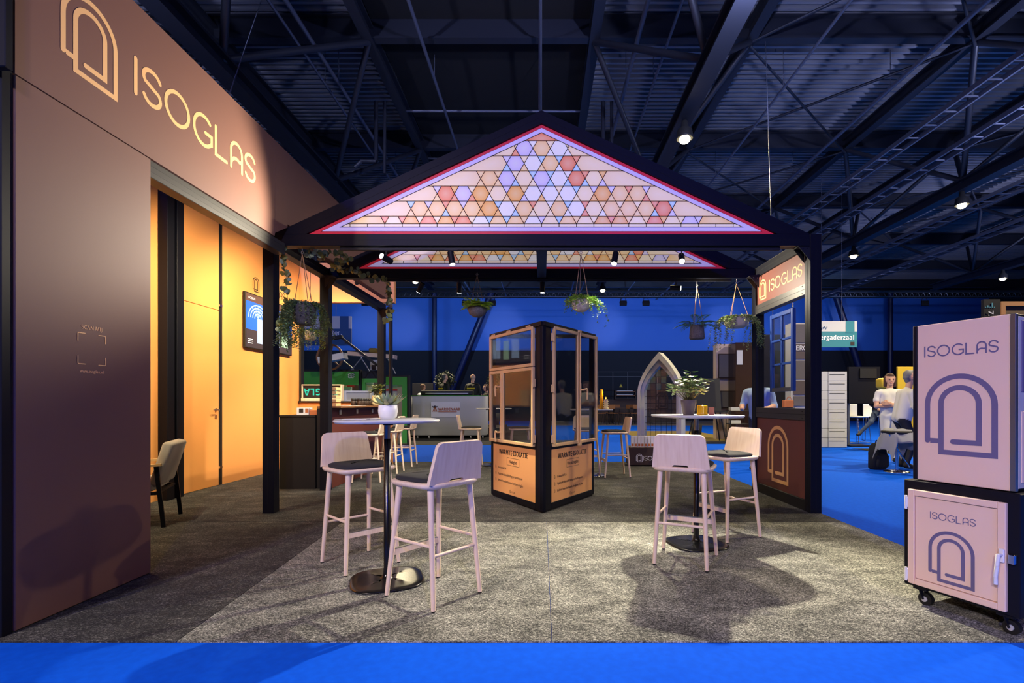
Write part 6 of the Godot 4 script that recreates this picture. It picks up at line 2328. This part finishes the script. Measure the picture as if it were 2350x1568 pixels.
	add_box(tvb, "stand_pole", Vector2(1946, 856), Vector2(1950, 1022), 13.7, 0.05, M.steel)
	st = mb()
	bx(st, Vector3(at(1965, 0, 13.7).x - tvb.position.x, 0.02, -0.1), Vector3(0.6, 0.03, 0.5))
	obj("stand_base", st, M.black_metal, tvb)
	var wst: Node3D = null
	for e in [[1968, 14.9], [2002, 15.6]]:
		var p := Vector3(at(e[0], 0, e[1]).x, 0, -e[1])
		if wst == null:
			wst = thing("wire_stool", "white bar chair with thin chrome wire legs behind the screen", "bar chair", p, 0.3, "white wire bar chairs")
			st = mb()
			bx(st, Vector3(0, 0.78, 0), Vector3(0.44, 0.04, 0.42), 0.015)
			bx(st, Vector3(0, 0.98, -0.2), Vector3(0.44, 0.36, 0.03), 0.012)
			obj("shell", st, M.white, wst)
			for s in [-1, 1]:
				st = mb()
				tube(st, [Vector3(s * 0.2, 0.76, 0.18), Vector3(s * 0.24, 0.01, 0.24), Vector3(s * 0.24, 0.01, -0.24), Vector3(s * 0.2, 0.76, -0.18)], 0.011, 6)
				obj("leg", st, M.chrome, wst)
		else:
			copy(wst, p, -0.4, "white bar chair with thin chrome wire legs behind the screen", "white wire bar chairs")
	flat_box("yellow_poster", "yellow poster stand behind the two people talking", "poster", Vector2(2060, 842), Vector2(2098, 1028.8), 13.0, 0.05, M.yellow)
	var ych := thing("yellow_chair", "rounded yellow chair back behind the woman in white", "chair", at(2029, 892, 12.4))
	st = mb()
	slab(st, squircle(0.3, 0.3, 4, 30), [[0, 0.05], [0.04, 0.0], [0.22, 0.0], [0.26, 0.05]])
	obj("backrest", st, M.yellow, ych)
	st = mb()
	cyl(st, Vector3(0, 0, 0), Vector3(0, -ych.position.y + 0.01, 0), 0.03)
	obj("pedestal", st, M.chrome, ych)
	# stool with jacket and backpack by the man
	var ms := thing("chrome_stool", "round bar stool on a chrome foot with a grey jacket beside the backpack", "bar stool", Vector3(at(2058, 0, 8.55).x, 0, -8.55))
	st = mb()
	lathe(st, [Vector2(0, 0.035), Vector2(0.03, 0.035), Vector2(0.18, 0.02), Vector2(0.2, 0.0), Vector2(0, 0)], 28)
	obj("foot", st, M.chrome, ms)
	st = mb()
	cyl(st, Vector3(0, 0.03, 0), Vector3(0, 0.66, 0), 0.025)
	tube(st, [Vector3(-0.2, 0.66, 0.1), Vector3(-0.02, 0.3, 0.14), Vector3(0.15, 0.1, 0.1)], 0.012)
	obj("column", st, M.chrome, ms)
	st = mb()
	slab(st, squircle(0.42, 0.4, 3, 30), [[0.66, 0.02], [0.68, 0.0], [0.71, 0.0], [0.72, 0.02]])
	obj("seat", st, M.black_matt, ms)
	var jk := thing("jacket", "grey jacket draped over the chrome stool", "jacket", ms.position + Vector3(0, 0.721, 0))
	st = mb()
	var rows := []
	for i in 9:
		var r := []
		for j in 13:
			var u := i / 8.0 * 2 - 1
			var v := j / 12.0 * 2 - 1
			var drop := maxf(0.0, absf(v) - 0.55) * 0.75 + maxf(0.0, absf(u) - 0.6) * 0.5
			r.append(Vector3(v * 0.30 + sin(i * 1.3) * 0.02 - maxf(0.0, absf(v) - 0.6) * v * 0.12, 0.025 - drop + sin(i * 1.7 + j * 0.9) * 0.012, u * 0.26 + sin(j * 1.1) * 0.025))
		rows.append(r)
	st.set_smooth_group(1)
	for i in 8:
		for j in 12:
			q4(st, rows[i][j], rows[i + 1][j], rows[i + 1][j + 1], rows[i][j + 1])
			var dn := Vector3(0, -0.018, 0)
			q4(st, rows[i][j] + dn, rows[i][j + 1] + dn, rows[i + 1][j + 1] + dn, rows[i + 1][j] + dn)
	obj("cloth", st, M.grey_fabric, jk)
	var bp := thing("backpack", "dark green-black backpack standing on the blue floor", "backpack", Vector3(at(2014, 0, 8.9).x, 0, -8.9), 0.2)
	st = mb()
	slab(st, squircle(0.30, 0.19, 3.5, 28), [[0.0, 0.03], [0.03, 0.0], [0.30, 0.0], [0.42, 0.02], [0.48, 0.06]])
	obj("bag_body", st, M.dark_fabric, bp)
	st = mb()
	slab(st, squircle(0.24, 0.08, 3.5, 24), [[0.05, 0.02], [0.07, 0.0], [0.25, 0.0], [0.28, 0.02]], Transform3D(Basis(), Vector3(0, 0, 0.10)))
	obj("pocket", st, M.dark_fabric, bp)
	st = mb()
	tube(st, [Vector3(-0.05, 0.46, 0), Vector3(-0.03, 0.52, 0), Vector3(0.03, 0.52, 0), Vector3(0.05, 0.46, 0)], 0.01, 6)
	obj("grab_loop", st, M.dark_fabric, bp)
	# totem behind the trolley
	var tm := thing("stand_number_totem", "black totem with stand number behind the printed trolley", "totem", Vector3(at(2276, 0, 7.6).x, 0, -7.6))
	add_box(tm, "board", Vector2(2258, 687), Vector2(2296, 1100), 7.6, 0.05, M.black_metal)
	st = mb()
	for i in 5:
		bx(st, at(2262 + i * 5, 705, 7.59) - tm.position + Vector3(0, [0.0, 0.012, 0.0, 0.03, 0.0][i], 0), Vector3(0.016, [0.012, 0.03, 0.012, 0.07, 0.012][i], 0.004))
	obj("sign_mark", st, M.teal, tm)
	lettering("lettering", "7.E", 0.075, M.grey_white, tm, Transform3D(Basis(Vector3(0, 0, 1), -PI / 2), at(2274, 724, 7.58) - tm.position), true)
	var bf := thing("brown_door_frame", "brown wooden door frame behind the printed trolley", "door frame", Vector3(at(2330, 0, 7.9).x, 0, -7.9))
	add_box(bf, "jamb", Vector2(2298, 692), Vector2(2308, 1100), 7.9, 0.1, M.wood_brown)
	add_box(bf, "head", Vector2(2308, 692), Vector2(2400, 702), 7.9, 0.1, M.wood_brown)
	add_box(bf, "door_leaf", Vector2(2308, 702), Vector2(2400, 1100), 7.95, 0.05, M.dark_wood)

# ---------------------------------------------------------------- people: smooth bodies meshed from tapered bones
func capsule(p: Vector3, a: Vector3, b: Vector3, ra: float, rb: float) -> float:
	var ab := b - a
	var t := clampf((p - a).dot(ab) / maxf(ab.length_squared(), 1e-9), 0.0, 1.0)
	return p.distance_to(a + ab * t) - lerpf(ra, rb, t)

func body(st: SurfaceTool, bones: Array, cell: float, k: float) -> void:
	var lo := Vector3.ONE * 99
	var hi := -lo
	for b in bones:
		var r: float = maxf(b[2], b[3]) + k + cell * 2
		lo = lo.min(b[0] - Vector3.ONE * r).min(b[1] - Vector3.ONE * r)
		hi = hi.max(b[0] + Vector3.ONE * r).max(b[1] + Vector3.ONE * r)
	var n := Vector3i(((hi - lo) / cell).ceil()) + Vector3i.ONE
	var f := PackedFloat32Array()
	f.resize(n.x * n.y * n.z)
	f.fill(1.0)
	var best := PackedFloat32Array()
	best.resize(f.size())
	best.fill(1.0)
	var ci := PackedByteArray()
	ci.resize(f.size())
	for b in bones:
		var r: float = maxf(b[2], b[3]) + k + cell * 2
		var a0 := Vector3i(((b[0].min(b[1]) - Vector3.ONE * r - lo) / cell).floor()).max(Vector3i.ZERO)
		var a1 := Vector3i(((b[0].max(b[1]) + Vector3.ONE * r - lo) / cell).ceil()).min(n - Vector3i.ONE)
		for z in range(a0.z, a1.z + 1):
			for y in range(a0.y, a1.y + 1):
				var at0 := (z * n.y + y) * n.x
				for x in range(a0.x, a1.x + 1):
					var d := capsule(lo + Vector3(x, y, z) * cell, b[0], b[1], b[2], b[3])
					var i := at0 + x
					if d < best[i]:
						best[i] = d
						ci[i] = b[4]
					var h := maxf(k - absf(f[i] - d), 0.0) / k
					f[i] = minf(f[i], d) - h * h * k * 0.25
	var vert := {}
	var off := [0, 1, n.x, n.x + 1, n.x * n.y, n.x * n.y + 1, n.x * n.y + n.x, n.x * n.y + n.x + 1]
	var edges := [[0, 1], [2, 3], [4, 5], [6, 7], [0, 2], [1, 3], [4, 6], [5, 7], [0, 4], [1, 5], [2, 6], [3, 7]]
	for z in n.z - 1:
		for y in n.y - 1:
			for x in n.x - 1:
				var i := (z * n.y + y) * n.x + x
				var neg := 0
				for o in off:
					if f[i + o] < 0:
						neg += 1
				if neg == 0 or neg == 8:
					continue
				var s := Vector3.ZERO
				var c := 0
				for e in edges:
					var p: float = f[i + off[e[0]]]
					var q: float = f[i + off[e[1]]]
					if (p < 0) != (q < 0):
						var t := p / (p - q)
						var va := Vector3(e[0] & 1, (e[0] >> 1) & 1, e[0] >> 2)
						var vb := Vector3(e[1] & 1, (e[1] >> 1) & 1, e[1] >> 2)
						s += va.lerp(vb, t)
						c += 1
				var near := 0
				for j in 8:
					if best[i + off[j]] < best[i + off[near]]:
						near = j
				vert[i] = [lo + (Vector3(x, y, z) + s / c) * cell, ci[i + off[near]]]
	st.set_smooth_group(4)
	var emit := func(a: int, b: int, c: int, d: int, flip: bool) -> void:
		if not (vert.has(a) and vert.has(b) and vert.has(c) and vert.has(d)):
			return
		for v in ([a, b, c, a, c, d] if flip else [a, c, b, a, d, c]):
			st.set_color(cloth[vert[v][1]])
			st.add_vertex(vert[v][0])
	for i in vert:
		for ax in 3:
			var step: int = [1, n.x, n.x * n.y][ax]
			var u: int = [n.x, n.x * n.y, 1][ax]
			var w: int = [n.x * n.y, 1, n.x][ax]
			if (f[i] < 0) != (f[i + step] < 0):
				emit.call(i, i - u, i - u - w, i - w, f[i] < 0)
	st.set_smooth_group(-1)

var cloth := []

func head_bones(c: Vector3, hair_long: bool, bald := false) -> Array:   # c: middle of the head; looks along +z
	var h := [
		[c + Vector3(0, 0.035, -0.012), c + Vector3(0, 0.03, 0.01), 0.086, 0.082, 0],
		[c + Vector3(0, -0.02, 0.02), c + Vector3(0, -0.085, 0.04), 0.072, 0.042, 0],
		[c + Vector3(0, 0.01, 0.094), c + Vector3(0, -0.025, 0.106), 0.011, 0.016, 0],
		[c + Vector3(-0.018, -0.06, 0.082), c + Vector3(0.018, -0.06, 0.082), 0.008, 0.008, 5],
		[c + Vector3(0, -0.08, -0.02), c + Vector3(0, -0.17, -0.03), 0.05, 0.056, 0],
	]
	for s in [-1, 1]:
		h.append([c + Vector3(s * 0.084, 0.01, -0.01), c + Vector3(s * 0.082, -0.025, -0.005), 0.016, 0.012, 0])
		h.append([c + Vector3(s * 0.033, 0.012, 0.078), c + Vector3(s * 0.033, 0.012, 0.082), 0.012, 0.01, 4])
	if not bald:
		h.append([c + Vector3(0, 0.055, -0.035), c + Vector3(0, 0.07, 0.02), 0.086, 0.066, 3])
		h.append([c + Vector3(0, 0.0, -0.055), c + Vector3(0, -0.05, -0.05), 0.07, 0.05, 3])
	if hair_long:
		for s in [-1, 1]:
			h.append([c + Vector3(s * 0.075, 0.04, -0.02), c + Vector3(s * 0.08, -0.11, -0.02), 0.034, 0.028, 3])
	return h

func hand_bones(w: Vector3, d: Vector3, side: Vector3, curl: Vector3) -> Array:   # wrist, direction, thumb side, way the fingers bend
	var o := []
	var k := w + d * 0.085
	for i in 4:
		var q := k + side * (0.03 - 0.02 * i)
		o.append([w + side * (0.018 - 0.012 * i), q, 0.017, 0.013, 0])
		var l: float = [0.038, 0.043, 0.040, 0.031][i]
		var m := q + (d + curl * 0.35).normalized() * l
		var e := m + (d + curl * 1.1).normalized() * l * 0.7
		o.append([q, m, 0.0095, 0.0088, 0])
		o.append([m, e, 0.0088, 0.0075, 0])
	var t0 := w + d * 0.03 + side * 0.025
	o.append([w + d * 0.01, t0, 0.018, 0.014, 0])
	o.append([t0, t0 + (d * 0.7 + side * 0.7) * 0.04, 0.0115, 0.010, 0])
	o.append([t0 + (d * 0.7 + side * 0.7) * 0.04, t0 + (d * 0.95 + side * 0.5 + curl * 0.3) * 0.065, 0.010, 0.008, 0])
	return o

func torso_bones(y: float, lean: float, wide := 1.0) -> Array:   # y: height of the hips; colour 1 is the upper garment
	var up := Vector3(0, cos(lean), sin(lean))
	var hp := Vector3(0, y, 0)
	var sh := hp + up * 0.46
	return [
		[hp + Vector3(-0.06 * wide, 0.02, 0), sh + Vector3(-0.075 * wide, -0.06, 0), 0.115 * wide, 0.115 * wide, 1],
		[hp + Vector3(0.06 * wide, 0.02, 0), sh + Vector3(0.075 * wide, -0.06, 0), 0.115 * wide, 0.115 * wide, 1],
		[sh + Vector3(-0.16 * wide, 0.0, 0), sh + Vector3(0.16 * wide, 0.0, 0), 0.068, 0.068, 1],
		[sh, sh + up * 0.06, 0.075, 0.055, 1],
	]

func leg_bones(hip: Vector3, knee: Vector3, ankle: Vector3, toe: Vector3) -> Array:
	return [[hip, knee, 0.092, 0.062, 2], [knee, ankle, 0.06, 0.042, 2], [ankle - Vector3(0, 0.03, 0), ankle + toe * 0.16 - Vector3(0, 0.045, 0), 0.045, 0.036, 4]]

func person(label: String, where: Vector3, turn: float, cols: Array, parts: Array, cell := 0.016) -> Node3D:
	var t := thing("person", label, "person", where, turn)
	cloth = cols.map(func(c): return c.srgb_to_linear())
	var st := mb()
	for p in parts:
		body(st, p[0], p[1] if p.size() > 1 else cell, p[2] if p.size() > 2 else 0.04)
	obj("body", st, M.person, t)
	return t

func build_people() -> void:
	var skin := rgb(214, 168, 142)
	var dark := rgb(30, 26, 26)
	var lip := rgb(160, 90, 84)
	# woman in white, arms crossed
	var b := torso_bones(0.95, 0.0, 0.92)
	for s in [-1.0, 1.0]:
		b += leg_bones(Vector3(s * 0.085, 0.92, 0), Vector3(s * 0.09, 0.5, 0.02), Vector3(s * 0.09, 0.09, -0.01), Vector3(0, 0, 1))
		b.append([Vector3(s * 0.2, 1.40, 0), Vector3(s * 0.235, 1.26, 0.01), 0.055, 0.05, 1])
		b.append([Vector3(s * 0.235, 1.26, 0.01), Vector3(s * 0.24, 1.13, 0.05), 0.042, 0.038, 0])
		b.append([Vector3(s * 0.24, 1.13, 0.05), Vector3(-s * 0.04, 1.16 + s * 0.025, 0.17), 0.038, 0.028, 0])
	person("woman in white blouse and trousers standing with crossed arms", Vector3(at(2042, 0, 9.9).x, 0, -9.9), -0.35, [skin, rgb(226, 226, 222), rgb(214, 214, 212), rgb(70, 44, 34), dark, lip],
		[[b], [head_bones(Vector3(0, 1.66, 0.02), true), 0.008, 0.012], [hand_bones(Vector3(-0.04, 1.185, 0.175), Vector3(-0.9, 0.1, -0.2).normalized(), Vector3.UP, Vector3(0, -0.3, -0.9)), 0.005, 0.008], [hand_bones(Vector3(0.04, 1.135, 0.17), Vector3(0.9, 0.1, -0.2).normalized(), Vector3.UP, Vector3(0, -0.3, -0.9)), 0.005, 0.008]], 0.016)
	# man in pale jumper, half sitting, turned to the right
	b = torso_bones(0.93, 0.16, 1.12)
	for s in [-1.0, 1.0]:
		b += leg_bones(Vector3(s * 0.1, 0.90, -0.02), Vector3(s * 0.11, 0.50, 0.14), Vector3(s * 0.11, 0.09, 0.02), Vector3(0, 0, 1))
		b.append([Vector3(s * 0.23, 1.37, 0.07), Vector3(s * 0.27, 1.12, 0.10), 0.066, 0.055, 1])
		b.append([Vector3(s * 0.27, 1.12, 0.10), Vector3(s * 0.15, 1.09, 0.34), 0.052, 0.036, 1])
	person("grey-haired man in a pale jumper turned away beside the jacket", Vector3(at(2070, 0, 9.0).x, 0, -9.0), 1.35, [skin, rgb(222, 220, 212), rgb(36, 38, 46), rgb(120, 118, 116), dark, lip],
		[[b], [head_bones(Vector3(0, 1.66, 0.14), false), 0.008, 0.012], [hand_bones(Vector3(0.15, 1.09, 0.34), Vector3(-0.3, 0.0, 0.95).normalized(), Vector3.UP, Vector3(-1, 0, 0)), 0.005, 0.008], [hand_bones(Vector3(-0.15, 1.09, 0.34), Vector3(0.3, 0.0, 0.95).normalized(), Vector3.UP, Vector3(1, 0, 0)), 0.005, 0.008]], 0.016)
	# visitor in dark jumper and jeans behind the screen, one leg stretched sideways
	b = torso_bones(0.98, 0.1)
	b += leg_bones(Vector3(0.09, 0.95, 0), Vector3(0.1, 0.52, 0.0), Vector3(0.1, 0.09, -0.03), Vector3(0, 0, 1))
	b += leg_bones(Vector3(-0.09, 0.95, 0), Vector3(-0.34, 0.66, 0.12), Vector3(-0.62, 0.36, 0.05), Vector3(-0.8, 0, 0.5))
	for s in [-1.0, 1.0]:
		b.append([Vector3(s * 0.21, 1.42, 0.05), Vector3(s * 0.26, 1.16, 0.03), 0.06, 0.05, 1])
		b.append([Vector3(s * 0.26, 1.16, 0.03), Vector3(s * 0.2, 1.02, 0.2), 0.048, 0.036, 1])
		b.append([Vector3(s * 0.2, 1.02, 0.2), Vector3(s * 0.18, 0.99, 0.28), 0.036, 0.028, 0])
	person("visitor in dark jumper and blue jeans half hidden behind the screen", Vector3(at(2017, 0, 13.9).x, 0, -13.9), 0.1, [skin, rgb(44, 46, 44), rgb(40, 56, 88), rgb(90, 62, 40), dark, lip], [[b], [head_bones(Vector3(0, 1.70, 0.05), false), 0.01, 0.012]], 0.02)
	# two men in black behind the white counter
	for e in [[1018.0, 17.6, 2.3, "man in black shirt with orange back print and grey hair behind the white counter", false, rgb(80, 78, 78)], [1084.0, 17.5, 2.85, "bald man in black shirt with orange back print behind the white counter", true, rgb(60, 50, 40)]]:
		b = torso_bones(1.03, 0.06, 1.15)
		for s in [-1.0, 1.0]:
			b += leg_bones(Vector3(s * 0.1, 1.0, 0), Vector3(s * 0.11, 0.54, 0.02), Vector3(s * 0.11, 0.09, 0), Vector3(0, 0, 1))
			b.append([Vector3(s * 0.22, 1.47, 0.03), Vector3(s * 0.30, 1.20, 0.02), 0.064, 0.054, 1])
			b.append([Vector3(s * 0.30, 1.20, 0.02), Vector3(s * 0.24, 1.12, 0.26), 0.046, 0.032, 0])
			b.append([Vector3(s * 0.24, 1.12, 0.26), Vector3(s * 0.22, 1.12, 0.36), 0.034, 0.026, 0])
		var m := person(e[3], Vector3(at(e[0], 0, e[1]).x, 0.331, -e[1]), e[2], [skin, rgb(20, 19, 20), rgb(22, 22, 26), e[5], dark, lip], [[b], [head_bones(Vector3(0, 1.77, 0.06), false, e[4]), 0.01, 0.012]], 0.02)
		var st := mb()
		bx(st, Vector3(0, 1.38, -0.128), Vector3(0.30, 0.05, 0.012))
		obj("shirt_print", st, M.yellow, m)
	# seated visitors behind the counter
	for e in [[1119.0, 18.5, -1.2, "dark-haired woman in dark top sitting at the end of the white counter", rgb(34, 30, 32), rgb(66, 44, 34), true], [968.0, 18.3, 2.6, "person in white shirt sitting behind the white counter", rgb(206, 208, 214), rgb(110, 84, 66), false]]:
		b = torso_bones(0.68, 0.12)
		for s in [-1.0, 1.0]:
			b += leg_bones(Vector3(s * 0.1, 0.66, 0.02), Vector3(s * 0.12, 0.62, 0.44), Vector3(s * 0.12, 0.16, 0.42), Vector3(0, 0, 1))
			b.append([Vector3(s * 0.21, 1.12, 0.05), Vector3(s * 0.25, 0.88, 0.08), 0.06, 0.05, 1])
			b.append([Vector3(s * 0.25, 0.88, 0.08), Vector3(s * 0.14, 0.92, 0.32), 0.046, 0.034, 1])
			b.append([Vector3(s * 0.14, 0.92, 0.32), Vector3(s * 0.10, 0.93, 0.40), 0.032, 0.026, 0])
		var x := Vector3(at(e[0], 0, e[1]).x, 0.37, -e[1])
		person(e[3], x, e[2], [skin, e[4], rgb(40, 42, 50), e[5], dark, lip], [[b], [head_bones(Vector3(0, 1.40, 0.07), e[6]), 0.01, 0.012]], 0.02)
		var ch := thing("seat_block", "plain dark stool carrying the " + ("woman at the end of the white counter" if e[6] else "person in the white shirt"), "stool", x - Vector3(0, 0.035, 0))
		var st := mb()
		lathe(st, [Vector2(0, 0), Vector2(0.2, 0), Vector2(0.03, 0.04), Vector2(0.03, 0.54), Vector2(0.19, 0.56), Vector2(0.19, 0.60), Vector2(0, 0.60)], 18)
		obj("stool_body", st, M.black_matt, ch)
	# visitor in pale blue shirt behind the window frame
	b = torso_bones(0.95, 0.2)
	for s in [-1.0, 1.0]:
		b += leg_bones(Vector3(s * 0.1, 0.92, 0), Vector3(s * 0.1, 0.5, 0.02), Vector3(s * 0.1, 0.09, 0), Vector3(0, 0, 1))
		b.append([Vector3(s * 0.21, 1.38, 0.09), Vector3(s * 0.27, 1.14, 0.1), 0.062, 0.052, 1])
		b.append([Vector3(s * 0.27, 1.14, 0.1), Vector3(s * 0.2, 1.10, 0.34), 0.046, 0.034, 0])
		b.append([Vector3(s * 0.2, 1.10, 0.34), Vector3(s * 0.18, 1.10, 0.42), 0.032, 0.026, 0])
	person("visitor in pale blue shirt behind the hanging window frame", Vector3(at(1744, 0, 8.8).x, 0, -8.8), -0.7, [skin, rgb(150, 176, 206), rgb(40, 44, 56), rgb(80, 60, 44), dark, lip], [[b], [head_bones(Vector3(0, 1.62, 0.14), false), 0.01, 0.012]], 0.02)
